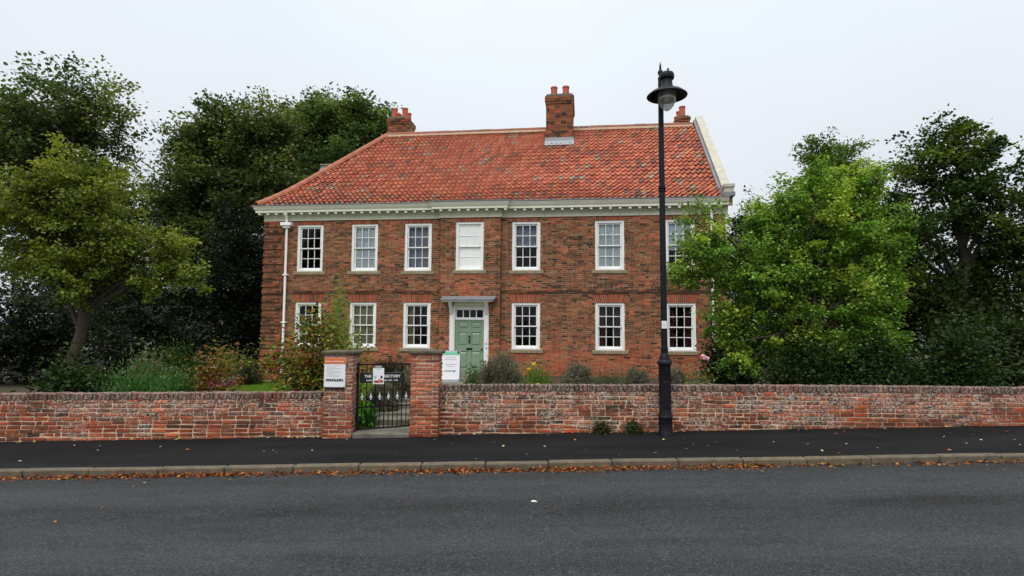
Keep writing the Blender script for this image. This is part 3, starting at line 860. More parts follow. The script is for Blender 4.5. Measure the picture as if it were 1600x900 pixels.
for r_ in range(nr):
    ba = EB - 0.03 + (RB - EB) * r_ / nr; bt = EB - 0.03 + (RB - EB) * (r_ + 1) / nr + 0.03
    zA, zB = roof_z(ba) + 0.074, roof_z(bt) + 0.006
    for q in range(ncol):
        s0 = SPN - (q + 1) * TW + random.uniform(-0.004, 0.004)
        if s0 + TW * 0.4 < hip_s((ba + bt) / 2): continue
        if 0.89 < s0 + TW / 2 < 1.97 and 3.42 < (ba + bt) / 2: continue
        n = float(vnoise(np.array(s0 * 1.4 + 20), np.array(r_ * 0.55 + 7)))
        dark = random.random() < (0.06 + max(0, n - 0.5) * 1.5) or (r_ == 0 and random.random() < 0.25)
        col = random.choice(TDK if dark else TCOL) * random.uniform(0.86, 1.12)
        dz = random.uniform(-0.006, 0.008) + 0.05 * (float(vnoise(np.array(s0 * .45 + 3), np.array(r_ * .2))) - .5); db = random.uniform(-0.015, 0.015); tw = random.uniform(-0.006, 0.006)
        vs = []
        for k in range(NP): vs.append((s0 + prof_u[k] * TW * 1.04, ba + db, zA + prof_h[k] + dz + tw * (prof_u[k] - .5)))
        for k in range(NP): vs.append((s0 + prof_u[k] * TW * 1.04, bt, zB + prof_h[k] + dz))
        for k in range(NP): vs.append((s0 + prof_u[k] * TW * 1.04, ba + db + 0.004, zA + prof_h[k] + dz - 0.016))
        fs = [(k, k + 1, NP + k + 1, NP + k) for k in range(NP - 1)] + [(2 * NP + k, 2 * NP + k + 1, k + 1, k) for k in range(NP - 1)]
        tl.add(vs, fs, col)
o = tl.build("roof_tiles", M['pantile'], house); tag(o, kind="stuff")
for p in o.data.polygons: p.use_smooth = True
try: o.data.set_sharp_from_angle(angle=math.radians(40))
except Exception: pass
# left hip slope tiles (turned away from the street)
tl = MB()
for r_ in range(nr):
    f0, f1 = r_ / nr, (r_ + 1) / nr
    b0_, b1_ = EB + (RB - EB) * f0, EB + (RB - EB) * f1
    q = b0_
    while q < 2 * RB - b0_ - TW:
        z0_, z1_ = roof_z(b0_) + 0.045, roof_z(b1_) + 0.005
        s0_, s1_ = hip_s(b0_), hip_s(b1_)
        vs = [(s0_, q + u * TW, z0_ + hh) for u, hh in zip(prof_u[::2], prof_h[::2])] + [(s1_, q + u * TW, z1_ + hh) for u, hh in zip(prof_u[::2], prof_h[::2])]
        n = len(vs) // 2
        if q + TW * .5 > b1_ - .05 and q + TW * .5 < 2 * RB - b1_ + .05:
            tl.add(vs, [(k + 1, k, n + k, n + k + 1) for k in range(n - 1)], random.choice(TCOL) * random.uniform(.8, 1.1))
        q += TW
o = tl.build("hip_roof_tiles", M['pantile'], house); tag(o, kind="stuff")
# ridge tiles bedded in pale mortar, hip tiles
def half_round(L, r, n=8, th=0.02):
    mb = MB(); vs = []
    for e_ in (0, 1):
        for k in range(n + 1):
            a = math.pi * k / n; vs.append((e_ * L, -r * math.cos(a), r * math.sin(a)))
    for e_ in (0, 1):
        for k in range(n + 1):
            a = math.pi * k / n; vs.append((e_ * L, -(r - th) * math.cos(a), (r - th) * math.sin(a)))
    m = n + 1; fs = []
    for k in range(n):
        fs.append((k, k + 1, m + k + 1, m + k)); fs.append((2 * m + k + 1, 2 * m + k, k, k + 1)); fs.append((m + k, m + k + 1, 3 * m + k + 1, 3 * m + k))
    mb.add(vs, fs); return mb
rt = half_round(0.445, 0.15).build("r", M['ridge'], None, smooth=True); RT = rt.data; bpy.data.objects.remove(rt)
x = HRs; k = 0
while x < 6.6:
    o = link_mesh("ridge_tile", RT, house, (x, RB, RZ + 0.01 + random.uniform(-.006, .006))); x += 0.455
mb = MB()
for yy in (-0.155, 0.07): mb.box(HRs, 6.7, RB + yy, RB + yy + 0.085, RZ - 0.06, RZ + 0.02)
mb.build("ridge_mortar", M['mortar_pale'], house)
ht = half_round(0.40, 0.145).build("h", M['hip_clay'], None, smooth=True); HT = ht.data; bpy.data.objects.remove(ht)
NHT = 18
for side in (0, 1):
    for i in range(NHT):
        f0, f1 = i / NHT, (i + 1.08) / NHT
        P = []
        for f_ in (f0, f1):
            b_ = EB + (RB - EB) * f_; P.append(Vector((hip_s(b_), b_ if side == 0 else 2 * RB - b_, roof_z(b_) + 0.0 + (0.012 if f_ == f0 else 0))))
        d = P[1] - P[0]
        o = link_mesh("hip_tile", HT, house, P[0]); o.rotation_euler = d.to_track_quat('X', 'Z').to_euler(); o.scale = (d.length / 0.40, 1, 1)
# dormer on the hip side
mb = MB(); mb.add([(-8.50, 3.1, 8.2), (-8.34, 3.1, 8.47), (-7.2, 3.1, 8.47), (-7.2, 3.1, 7.0), (-8.50, 3.1, 7.0), (-8.50, 3.9, 8.2), (-8.34, 3.9, 8.47), (-7.2, 3.9, 8.47), (-7.2, 3.9, 7.0), (-8.50, 3.9, 7.0)], [(0, 1, 2, 3, 4), (9, 8, 7, 6, 5), (0, 5, 6, 1), (1, 6, 7, 2), (2, 7, 8, 3), (3, 8, 9, 4), (4, 9, 5, 0)]); do = mb.build("dormer", M['sign_grey'], house)
mb = MB(); mb.add([(-8.40, 3.05, 8.473), (-8.40, 3.98, 8.473), (-7.0, 3.98, 8.473), (-7.0, 3.05, 8.473), (-8.40, 3.05, 8.53), (-8.40, 3.98, 8.53), (-7.0, 3.98, 8.53), (-7.0, 3.05, 8.53)], [(0, 3, 2, 1), (4, 5, 6, 7), (0, 1, 5, 4), (1, 2, 6, 5), (2, 3, 7, 6), (3, 0, 4, 7)])
mb.build("dormer_roof", M['sill_stone'], do)
# gable parapet with stone coping, kneeler and lead flashing
mb = MB()
P0, P1 = (-0.12, roof_z(-0.12) + 0.12), (RB + 0.05, RZ + 0.42)
def gab(s0, s1, lift0, lift1, bb0=P0[0], name="parapet_coping", mat='parapet_stone', bev=0.01, back=True):
    mb = MB()
    n = 6; V = []; 
    for i in range(n + 1):
        b = bb0 + (RB - bb0) * i / n
        zt = (P0[1] + (P1[1] - P0[1]) * (b - P0[0]) / (P1[0] - P0[0]))
        for s in (s0, s1):
            V += [(s, b, zt + lift0), (s, b, zt + lift1)]
    F = []
    for i in range(n):
        a = i * 4; c = a + 4
        F += [(a + 1, a + 3, c + 3, c + 1), (a, a + 1, c + 1, c), (a + 3, a + 2, c + 2, c + 3), (a + 2, a, c, c + 2)]
    F += [(0, 2, 3, 1), (n * 4, n * 4 + 1, n * 4 + 3, n * 4 + 2)]
    mb.add(V, F)
    V2 = [(s, 2 * RB + 0.0 - b, z) for s, b, z in V]
    mb.add(V2, [f[::-1] for f in F])
    return mb.build(name, M[mat], house)
gab(SR - 0.08, SR + 0.21, -0.06, 0.02)
gab(SR - 0.06, SR + 0.20, -0.5, -0.062, name="parapet", mat='mortar')
gab(SR - 0.17, SR - 0.061, -0.22, -0.12, name="flashing", mat='lead')
mb = MB(); mb.box(SR - 0.11, SR + 0.24, -0.30, 0.02, 6.39, 6.51); mb.box(SR - 0.08, SR + 0.21, -0.27, 0.05, 6.24, 6.39); mb.build("kneeler", M['parapet_stone'], house, bevel=0.012)
mb = MB(); mb.box(SR - 0.20, SR + 0.24, -0.32, 0.1, 6.102, 6.238); mb.build("kneeler_lead", M['lead'], house, bevel=0.01)
# ---- chimneys
def chimney(s0, s1, b0, b1, zb, neck, top, pots, pot_h, pot_r, label=None):
    core = MB(); core.box(s0 + 0.012, s1 - 0.012, b0 + 0.012, b1 - 0.012, zb, neck)
    ch = core.build("chimney", M['mortar'], house)
    if label: ch["label"] = label
    br = MB()
    def colf(s, z): return (RED if random.random() < 0.12 else DARK if random.random() < .3 else PAL)[random.randrange(3)] * random.uniform(0.8, 1.1)
    def course_ring(o, z0, h):
        for (a, b, fixed, ax, sg) in ((s0 - o, s1 + o, b0 - o, 'y', -1), (s0 - o, s1 + o, b1 + o, 'y', 1), (b0 - o, b1 + o, s0 - o, 'x', -1), (b0 - o, b1 + o, s1 + o, 'x', 1)):
            x = a - random.uniform(0, 0.12)
            while x < b:
                p, q = max(x + .004, a), min(x + .221, b); x += 0.225
                if q - p < 0.03: continue
                f = fixed; g = fixed - sg * (0.06 + o)
                if ax == 'y': br.box(p, q, min(f, g), max(f, g), z0 + .005, z0 + h - .005, colf(p, z0))
                else: br.box(min(f, g), max(f, g), p + .06, q - .06 if q - p > .15 else q, z0 + .005, z0 + h - .005, colf(p, z0))
    z = zb
    while z < neck - 0.01: course_ring(0.0, z, 0.0672); z += 0.0672
    hc = (top - neck) / 4
    for i, o in enumerate((0.025, 0.05, 0.05)): course_ring(o, neck + i * hc, hc)
    o = br.build("chimney_bricks", M['facade_brick'], ch); tag(o, kind="stuff")
    mb = MB(); mb.box(s0 - 0.02, s1 + 0.02, b0 - 0.02, b1 + 0.02, neck + 0.002, top - hc - 0.002); mb.build("cap_core", M['mortar'], ch)
    mb = MB(); mb.add([(s0 - .03, b0 - .03, top - hc), (s1 + .03, b0 - .03, top - hc), (s1 + .03, b1 + .03, top - hc), (s0 - .03, b1 + .03, top - hc),
                       (s0 + .03, b0 + .03, top + 0.02), (s1 - .03, b0 + .03, top + 0.02), (s1 - .03, b1 - .03, top + 0.02), (s0 + .03, b1 - .03, top + 0.02)],
                      [(0, 3, 2, 1), (4, 5, 6, 7), (0, 1, 5, 4), (1, 2, 6, 5), (2, 3, 7, 6), (3, 0, 4, 7)]); mb.build("chimney_cap", M['cap'], ch, bevel=0.01)
    for (ps, pb, k) in pots:
        mb = MB(); r = pot_r; h = pot_h * k
        mb.lathe([(r * 1.02, 0), (r, 0.05), (r * .95, h - 0.06), (r * 1.08, h - 0.055), (r * 1.08, h), (r * .85, h), (r * .8, h - 0.3), (0.0, h - 0.3)], 18, (ps, pb, top - 0.01))
        mb.build("chimney_pot", M['pot_clay'], ch, smooth=True)
    return ch
c = chimney(0.90, 1.97, 3.4, 5.1, 8.9, 10.82, 11.22, [(1.20, 3.75, 1), (1.68, 3.75, 1.02), (1.20, 4.6, 1), (1.68, 4.6, 1)], 0.42, 0.135, "tall brick chimney stack rising from the middle of the roof")
mb = MB(); mb.add([(0.86, 3.10, roof_z(3.10) + .095), (2.01, 3.10, roof_z(3.10) + .095), (2.01, 3.39, roof_z(3.39) + .10), (0.86, 3.39, roof_z(3.39) + .10), (0.86, 3.39, roof_z(3.39) + .23), (2.01, 3.39, roof_z(3.39) + .23)],
                  [(0, 1, 2, 3), (3, 2, 5, 4)]); o = mb.build("apron_flashing", M['sign_grey'], c)
chimney(-6.22, -5.30, 4.95, 5.95, 9.0, 10.82, 11.13, [(-6.0, 5.2, 1.1), (-5.52, 5.2, 1.1), (-6.0, 5.7, 1), (-5.52, 5.7, 1)], 0.42, 0.13)
chimney(6.28, 6.80, 5.2, 7.2, 9.0, 10.55, 10.80, [(6.55, 5.45, 1.0), (6.52, 6.0, .98), (6.52, 6.6, .95)], 0.48, 0.13)
# ---- downpipes
def downpipe(s, ztop, hopper=True, label=None):
    mb = MB()
    if hopper:
        mb.tube([(s + 0.02, -0.22, 5.84), (s + 0.02, -0.21, 5.74), (s, -0.13, 5.64), (s, -0.12, 5.52)], 0.042, 10)
    mb.tube([(s, -0.10, 5.42 if hopper else ztop), (s, -0.10, 0.35), (s, -0.16, 0.2)], 0.042, 10)
    p = mb.build("downpipe", M['white_paint'], house, smooth=True)
    if label: p["label"] = label
    if hopper:
        mb = MB(); mb.box(s - 0.20, s + 0.20, -0.22, -0.02, 5.38, 5.50); mb.box(s - 0.12, s + 0.12, -0.18, -0.03, 5.30, 5.38); mb.build("hopper", M['white_paint'], p, bevel=0.008)
    for zz in (3.62, 1.95, 0.6):
        mb = MB(); mb.box(s - 0.085, s + 0.085, -0.155, -0.0, zz, zz + 0.05); mb.build("pipe_bracket", M['white_paint'], p, bevel=0.006)
downpipe(-8.03, 5.4)
downpipe(6.49, 5.75, False)

# ------------------------------------------------------------------ garden walls, piers
def worn_brick(L, D, H, seed, amp=0.004):
    r = random.Random(seed)
    bm = bmesh.new()
    bmesh.ops.create_cube(bm, size=1.0)
    for v in bm.verts: v.co = Vector((v.co.x * L, v.co.y * D, v.co.z * H)) + Vector((r.gauss(0, amp), r.gauss(0, amp), r.gauss(0, amp)))
    bmesh.ops.bevel(bm, geom=list(bm.edges), offset=0.008, segments=1, affect='EDGES', clamp_overlap=True)
    for v in bm.verts: v.co += Vector((r.gauss(0, .0012), r.gauss(0, .0012), r.gauss(0, .0012)))
    me = bpy.data.meshes.new("brick"); bm.to_mesh(me); bm.free()
    return me
def brick_set(mat, n=10, L=0.215, D=0.1, H=0.054):
    out = []
    for i in range(n):
        me = worn_brick(L, D, H, hash((mat, i, int(L * 1000))) % 99991, 0.0035); me.materials.append(M[mat]); out.append(me)
    return out
BR_WALL = brick_set('wall_brick'); BR_HEAD = brick_set('wall_brick', 6, 0.1025)
BR_COP = brick_set('coping_brick', 10, 0.066, 0.235, 0.108)
def pave_z(x): return float(slope(x)) + 0.1
def garden_wall(name, label, x0, x1, topf, keep, cx_keep):
    root = empty(name, ((x0 + x1) / 2, YP1 + 0.11, pave_z((x0 + x1) / 2))); tag(root, label, "wall")
    inv = root.matrix_basis.inverted()
    def put(nm, me, loc, rot=(0, 0, 0), sc_=(1, 1, 1)):
        o = link_mesh(nm, me, root, loc); o.rotation_euler = rot; o.scale = sc_; o.matrix_parent_inverse = inv; return o
    # mortar core
    mb = MB(); xs = np.linspace(x0, x1, 40)
    vs = []
    for x in xs:
        zt = topf(x) - 0.108
        vs += [(x, YP1 + 0.016, -0.4), (x, YP1 + 0.22, -0.4), (x, YP1 + 0.22, zt), (x, YP1 + 0.016, zt)]
    fs = []
    for i in range(len(xs) - 1):
        for k in range(4): fs.append((i * 4 + k, i * 4 + (k + 1) % 4, i * 4 + 4 + (k + 1) % 4, i * 4 + 4 + k))
    fs += [(3, 2, 1, 0), tuple((len(xs) - 1) * 4 + k for k in range(4))]
    mb.add(vs, fs); o = mb.build("mortar_core", M['wall_mortar'], root); o.matrix_parent_inverse = inv
    bricks = []
    course = 0.0672
    for r_ in range(18):
        x = x0 + (0.0 if r_ % 2 else 0.1125) + random.uniform(-0.02, 0.02)
        if r_ % 2 == 0: bricks.append((x0 + 0.055, r_, 0.1025))
        while x < x1 - 0.05:
            head = random.random() < 0.14
            L = 0.1025 if head else 0.215
            if x + L > x1: L = x1 - x
            bricks.append((x + L / 2, r_, L)); x += L + 0.014
    cand = []
    for (xc, r_, L) in bricks:
        z = topf(xc) - 0.112 - course * (r_ + 0.5) + 0.006 * math.sin(xc * 1.7 + r_)
        if z + 0.06 < pave_z(xc): continue
        cand.append((xc, z, L))
    cand.sort(key=lambda c_: abs(c_[0] - cx_keep))
    for (xc, z, L) in cand[:keep]:
        wear = 0.0 if z - pave_z(xc) > 0.25 else min(0.006, max(0, random.gauss(0, 0.006)))
        me = random.choice(BR_HEAD if L < 0.12 else BR_WALL)
        put("brick", me, (xc, YP1 + 0.052 + random.uniform(-0.004, 0.004) + wear, z), (random.gauss(0, .012), random.gauss(0, .012), random.gauss(0, .012)),
            (L / (0.1025 if L < 0.12 else 0.215), 1, random.uniform(0.94, 1.04)))
    if len(cand) > keep:
        mb = MB()
        for (xc, z, L) in cand[keep:]: mb.box(xc - L / 2, xc + L / 2, YP1 + 0.002 + random.uniform(-.004, .004), YP1 + 0.1, z - 0.027, z + 0.027)
        o = mb.build("further_bricks", M['wall_brick_far'], root, bevel=0.006); o.matrix_parent_inverse = inv; tag(o, kind="stuff")
    x = x0 + 0.036
    while x < x1 - 0.03:
        put("coping_brick", random.choice(BR_COP), (x, YP1 + 0.112 + random.uniform(-.006, .006), topf(x) - 0.054 + random.uniform(-.006, .004)), (random.gauss(0, .012), random.gauss(0, .015), random.gauss(0, .015)), (random.uniform(.95, 1.05), 1, random.uniform(.97, 1.03)))
        x += 0.0745
    return root
garden_wall("garden_wall", "low weathered brick boundary wall left of the gate with brick-on-edge top", -13.5, -3.085, lambda x: 0.722 + 0.013 * (x + 5.9), 300, -4.4)
garden_wall("garden_wall", "long low brick boundary wall right of the gate, lime stained, behind the lamp post", -1.185, 13.5, lambda x: 0.893 + 0.006 * (x + 1.2) - 0.001 * min(max(0, x - 2.5), 6) ** 2 + 0.012 * max(0, x - 8.5), 300, 1.4)

def pier(name, label, x0, x1, y0, z0, z1, mat, capz=0.06):
    root = empty(name, ((x0 + x1) / 2, y0 + 0.2, z0)); tag(root, label, "gate pier"); inv = root.matrix_basis.inverted()
    w = x1 - x0; y1 = y0 + 0.45
    mb = MB(); mb.box(x0 + 0.012, x1 - 0.012, y0 + 0.012, y1 - 0.012, z0 - 0.3, z1); o = mb.build("mortar_core", M['wall_mortar'], root); o.matrix_parent_inverse = inv
    S = brick_set(mat, 8, 0.215, 0.1); Hd = brick_set(mat, 6, 0.1025, 0.1)
    def put(me, loc, rz, sx): 
        o = link_mesh("brick", me, root, loc); o.rotation_euler = (random.gauss(0, .01), random.gauss(0, .01), rz + random.gauss(0, .01)); o.scale = (sx, 1, random.uniform(.95, 1.04)); o.matrix_parent_inverse = inv
    n = int((z1 - z0 + 0.05) / 0.0672)
    for r_ in range(n):
        z = z1 - 0.036 - 0.0672 * r_
        j = lambda: random.uniform(-.004, .004)
        if r_ % 2:
            L = (w - 0.01) / 2
            put(random.choice(S), (x0 + L / 2, y0 + .05 + j(), z), 0, L / .215); put(random.choice(S), (x1 - L / 2, y0 + .05 + j(), z), 0, L / .215)
            for sx, xx in ((-1, x0 + 0.05), (1, x1 - 0.05)):
                put(random.choice(Hd), (xx + j(), y0 + 0.162, z), math.pi / 2, 1); put(random.choice(S), (xx + j(), y0 + 0.33, z), math.pi / 2, 1)
        else:
            L = 0.1025; mid_ = w - 2 * L - 0.02
            put(random.choice(Hd), (x0 + L / 2, y0 + .05 + j(), z), 0, 1); put(random.choice(Hd), (x1 - L / 2, y0 + .05 + j(), z), 0, 1)
            put(random.choice(S), ((x0 + x1) / 2, y0 + .05 + j(), z), 0, mid_ / .215)
            for sx, xx in ((-1, x0 + 0.05), (1, x1 - 0.05)):
                put(random.choice(S), (xx + j(), y0 + 0.22, z), math.pi / 2, 1); put(random.choice(Hd), (xx + j(), y0 + 0.39, z), math.pi / 2, 1)
    mb = MB(); mb.box(x0 - 0.04, x1 + 0.045, y0 - 0.04, y1 + 0.04, z1 + 0.002, z1 + capz)
    o = mb.build("cap_stone", M['cap'], root, bevel=0.016); o.matrix_parent_inverse = inv
    return root
pier("gate_pier", "dark brick gate pier carrying the white and orange notice board", -3.08, -2.60, 9.52, -0.02, 1.385, 'pier_brick_dark')
pier("gate_pier", "bright orange-red brick gate pier on the latch side of the iron gate", -1.655, -1.185, 9.52, 0.0, 1.40, 'pier_brick', 0.065)

# ------------------------------------------------------------------ text helper
def text_mesh(body, size, mat, name="lettering", align='CENTER', bold=0.0):
    cu = bpy.data.curves.new("txt", 'FONT'); cu.body = body; cu.size = size; cu.align_x = align; cu.align_y = 'CENTER'
    cu.extrude = 0.0008; cu.offset = bold; cu.resolution_u = 3
    o = bpy.data.objects.new("txt", cu); COL.objects.link(o)
    dg = bpy.context.evaluated_depsgraph_get(); me = bpy.data.meshes.new_from_object(o.evaluated_get(dg))
    bpy.data.objects.remove(o); bpy.data.curves.remove(cu)
    me.name = name; me.materials.clear(); me.materials.append(M[mat])
    for v in me.vertices: v.co = Vector((v.co.x, -v.co.z, v.co.y))
    return me

# ------------------------------------------------------------------ iron gate
GY = 9.76
gate = empty("iron_gate", (-2.59, GY, 0.1)); tag(gate, "black iron garden gate with silver spear finials between the piers", "gate"); ginv = gate.matrix_basis.inverted()
gx0, gx1 = -2.575, -1.685
def grail(za, zb, name, r=0.011):
    mb = MB(); vs = []
    for (x, z) in ((gx0, za), (gx1, zb)): vs += [(x, GY - r * .6, z - r), (x, GY + r * .6, z - r), (x, GY + r * .6, z + r), (x, GY - r * .6, z + r)]
    mb.add(vs, [(0, 1, 2, 3), (7, 6, 5, 4), (0, 4, 5, 1), (1, 5, 6, 2), (2, 6, 7, 3), (3, 7, 4, 0)])
    o = mb.build(name, M['black_iron'], gate); o.matrix_parent_inverse = ginv
def zl(za, zb, x): return za + (zb - za) * (x - gx0) / (gx1 - gx0)
grail(0.135, 0.205, "bottom_rail", 0.013); grail(0.50, 0.548, "middle_rail"); grail(1.212, 1.228, "top_rail", 0.013)
mb = MB(); mb.box(gx0 - 0.014, gx0 + 0.014, GY - 0.014, GY + 0.014, 0.09, 1.25); o = mb.build("hinge_stile", M['black_iron'], gate); o.matrix_parent_inverse = ginv
mb = MB(); mb.box(gx1 - 0.012, gx1 + 0.012, GY - 0.012, GY + 0.012, 0.17, 1.25); o = mb.build("latch_stile", M['black_iron'], gate); o.matrix_parent_inverse = ginv
npair = 6; st_ = (gx1 - gx0) / npair
for i in range(npair):
    xs_ = gx0 + st_ * (i + 0.5)
    mb = MB(); mb.tube([(xs_, GY, zl(.135, .205, xs_)), (xs_, GY, 0.62 + 0.02 * i / 5)], 0.0075, 8); o = mb.build("short_bar", M['black_iron'], gate); o.matrix_parent_inverse = ginv
    zb = 0.62 + 0.02 * i / 5
    mb = MB(); mb.lathe([(0.008, 0), (0.014, 0.01), (0.014, 0.022), (0.008, 0.03), (0.012, 0.042), (0.019, 0.055), (0.008, 0.085), (0.001, 0.14)], 8, (xs_, GY, zb))
    mb.box(xs_ - 0.027, xs_ + 0.027, GY - 0.006, GY + 0.006, zb + 0.04, zb + 0.056)
    o = mb.build("spear_finial", M['silver_paint'], gate); o.matrix_parent_inverse = ginv
    if i > 0:
        xt = gx0 + st_ * i
        mb = MB(); mb.tube([(xt, GY, zl(.135, .205, xt)), (xt, GY, 1.22)], 0.0085, 8); o = mb.build("tall_bar", M['black_iron'], gate); o.matrix_parent_inverse = ginv
mb = MB(); mb.box(gx1 - 0.15, gx1, GY - 0.005, GY + 0.005, 0.86, 0.874); mb.box(gx1 - 0.15, gx1, GY - 0.005, GY + 0.005, 0.775, 0.788); o = mb.build("latch", M['black_iron'], gate); o.matrix_parent_inverse = ginv
for zz in (0.30, 1.0):
    mb = MB(); mb.tube([(gx0 - 0.03, GY, zz), (gx0 - 0.03, GY, zz + 0.07)], 0.016, 8); o = mb.build("hinge", M['black_iron'], gate); o.matrix_parent_inverse = ginv
# name board wired to the gate
nb = empty("name_board", (-2.16, GY - 0.02, 1.0)); nb.rotation_euler = (0, -0.016, 0); tag(nb, "black house name board with white lettering fixed to the iron gate", "sign")
mb = MB(); mb.box(-0.375, 0.375, -0.014, 0.002, -0.085, 0.085); mb.build("board", M['sign_black'], nb, bevel=0.004)
for (wd, al, xx) in (("THE", 'LEFT', -0.298), ("OLD", 'CENTER', -0.07), ("RECTORY", 'RIGHT', 0.302)):
    link_mesh("lettering", text_mesh(wd, 0.062, 'sign_white', align=al, bold=0.0012), nb, (xx, -0.0165, 0.022))
o = link_mesh("lettering", text_mesh("HOME OF THE WESLEYS 1697 - 1735", 0.033, 'sign_white', bold=0.0008), nb, (-0.005, -0.0165, -0.046))
ps = empty("paper_notice", (-2.222, GY - 0.045, 1.04)); tag(ps, "white paper notice clipped over the black name board", "notice")
mb = MB(); mb.box(-0.092, 0.092, -0.002, 0.002, -0.145, 0.12); mb.build("paper", M['sign_white'], ps)
mb = MB(); mb.box(-0.06, 0.055, -0.006, 0.006, 0.118, 0.155); mb.build("clip", M['sign_grey'], ps, bevel=0.003)
mb = MB(); mb.add([(-.07, -.004, -.13), (.078, -.004, -.125), (.07, -.004, -.085), (.02, -.004, -.062), (-.03, -.004, -.09), (-.075, -.004, -.10)], [(0, 1, 2, 3, 4, 5)]); mb.build("printed_picture", M['print_red'], ps)
mb = MB(); mb.add([(-.08, -.0055, -.112), (-.02, -.0055, -.118), (.0, -.0055, -.098), (-.06, -.0055, -.085)], [(0, 1, 2, 3)]); mb.add([(.03, -.0055, -.10), (.08, -.0055, -.108), (.082, -.0055, -.09), (.045, -.0055, -.08)], [(0, 1, 2, 3)]); mb.add([(.03, -.004, -.055), (.066, -.004, -.052), (.07, -.004, -.02), (.04, -.004, .0)], [(0, 1, 2, 3)])
tag(mb.build("printed_figures", M['print_dark'], ps), kind="stuff")
mb = MB(); mb.box(-.07, -.035, -.004, -.0025, -.05, -.02); mb.box(-.06, -.03, -.004, -.0025, -.015, -.008); mb.build("printed_logo", M['print_grey'], ps)
mb = MB(); mb.box(-0.03, 0.03, -0.004, -0.0025, 0.09, 0.10); mb.build("printed_text", M['print_grey'], ps)
# information board on the left pier
ib = empty("information_board", (-2.885, 9.50, 0.86)); tag(ib, "white notice board with orange header on the dark brick pier", "notice board")
mb = MB(); mb.box(-0.172, 0.172, -0.02, 0.02, 0.0, 0.475); mb.build("panel", M['sign_white'], ib, bevel=0.003)
mb = MB(); mb.box(-0.171, 0.171, -0.0235, -0.0205, 0.378, 0.474); mb.build("header", M['sign_orange'], ib)
link_mesh("lettering", text_mesh("Epworth Old Rectory", 0.034, 'sign_white', bold=0.0006), ib, (0.0, -0.0255, 0.418))
mb = MB(); mb.box(-0.16, 0.16, -0.022, 0.015, -0.026, -0.002); mb.build("lower_rail", M['sign_black'], ib)
mb = MB()
x = -0.145
while x < 0.145:
    w = random.uniform(0.012, 0.03); mb.box(x, min(x + w, .15), -0.0225, -0.0205, 0.095, 0.115 + random.uniform(0.005, 0.028)); x += w + random.uniform(0.003, 0.008)
tag(mb.build("printed_figures", M['print_dark'], ib), kind="stuff")
mb = MB()
for i in range(9): mb.box(-0.135, -0.135 + random.uniform(0.12, 0.27), -0.0222, -0.0205, 0.345 - i * 0.021, 0.349 - i * 0.021)
mb.build("printed_text", M['print_grey'], ib)
mb = MB()
for xx in (-0.155, 0.155):
    for zz in (0.02, 0.455): mb.box(xx - .006, xx + .006, -0.026, -0.0236, zz - .006, zz + .006)
mb.build("screw", M['sign_grey'], ib)

# ------------------------------------------------------------------ A-board
zb = float(gz(-1.66, 16.0)) + 0.03
ab = empty("pavement_sign", (-1.665, 16.0, zb + 0.02), math.radians(-5)); tag(ab, "white folding sandwich sign with mint header and black arrow near the door", "sign")
def lean(mb, ang, y, z):
    ca, sa = math.cos(ang), math.sin(ang); mb.V = [(x, y + yy * ca + zz * sa, z + zz * ca - yy * sa) for x, yy, zz in mb.V]; return mb
ang = 0.13
p_ = MB(); p_.box(-0.255, 0.255, -0.012, 0.012, 0.10, 0.86); front = lean(p_, ang, -0.13, 0).build("front_panel", M['sign_white'], ab, bevel=0.004)
p_ = MB(); p_.box(-0.25, 0.25, -0.0165, -0.0125, 0.76, 0.845); lean(p_, ang, -0.13, 0).build("header", M['sign_mint'], front)
p_ = MB()
for i, (zz, a, b) in enumerate(((0.69, -.13, .13), (.63, -.16, .16), (.50, -.15, .17), (.44, -.1, .1))): p_.box(a, b, -0.0155, -0.0125, zz, zz + 0.014)
lean(p_, ang, -0.13, 0).build("printed_text", M['print_grey'], front)
p_ = MB(); p_.box(-0.17, 0.10, -0.0155, -0.0125, 0.315, 0.335); p_.add([(0.10, -.0155, .295), (0.16, -.0155, .325), (0.10, -.0155, .355)], [(0, 1, 2)]); lean(p_, ang, -0.13, 0).build("printed_arrow", M['print_dark'], front)
p_ = MB(); p_.box(-0.255, 0.255, -0.012, 0.012, 0.02, 0.86); lean(p_, -ang, 0.13, 0).build("rear_panel", M['sign_grey'], ab, bevel=0.004)
p_ = MB(); p_.box(-0.27, 0.27, -0.30, 0.30, -0.02, 0.06); p_.box(-0.25, 0.25, -0.26, 0.2, 0.06, 0.10); p_.build("base", M['sign_grey'], ab, bevel=0.015)
p_ = MB(); p_.box(-0.26, 0.26, -0.03, 0.03, 0.845, 0.875); p_.build("top_hinge", M['sign_grey'], ab, bevel=0.006)
p_ = MB(); p_.lathe([(0, 0), (0.03, 0), (0.03, 0.006), (0, 0.006)], 12); p_.V = [(0.21 + x, -0.05 - z, 0.84 + y) for x, y, z in p_.V]; p_.build("clip", M['print_dark'], ab)

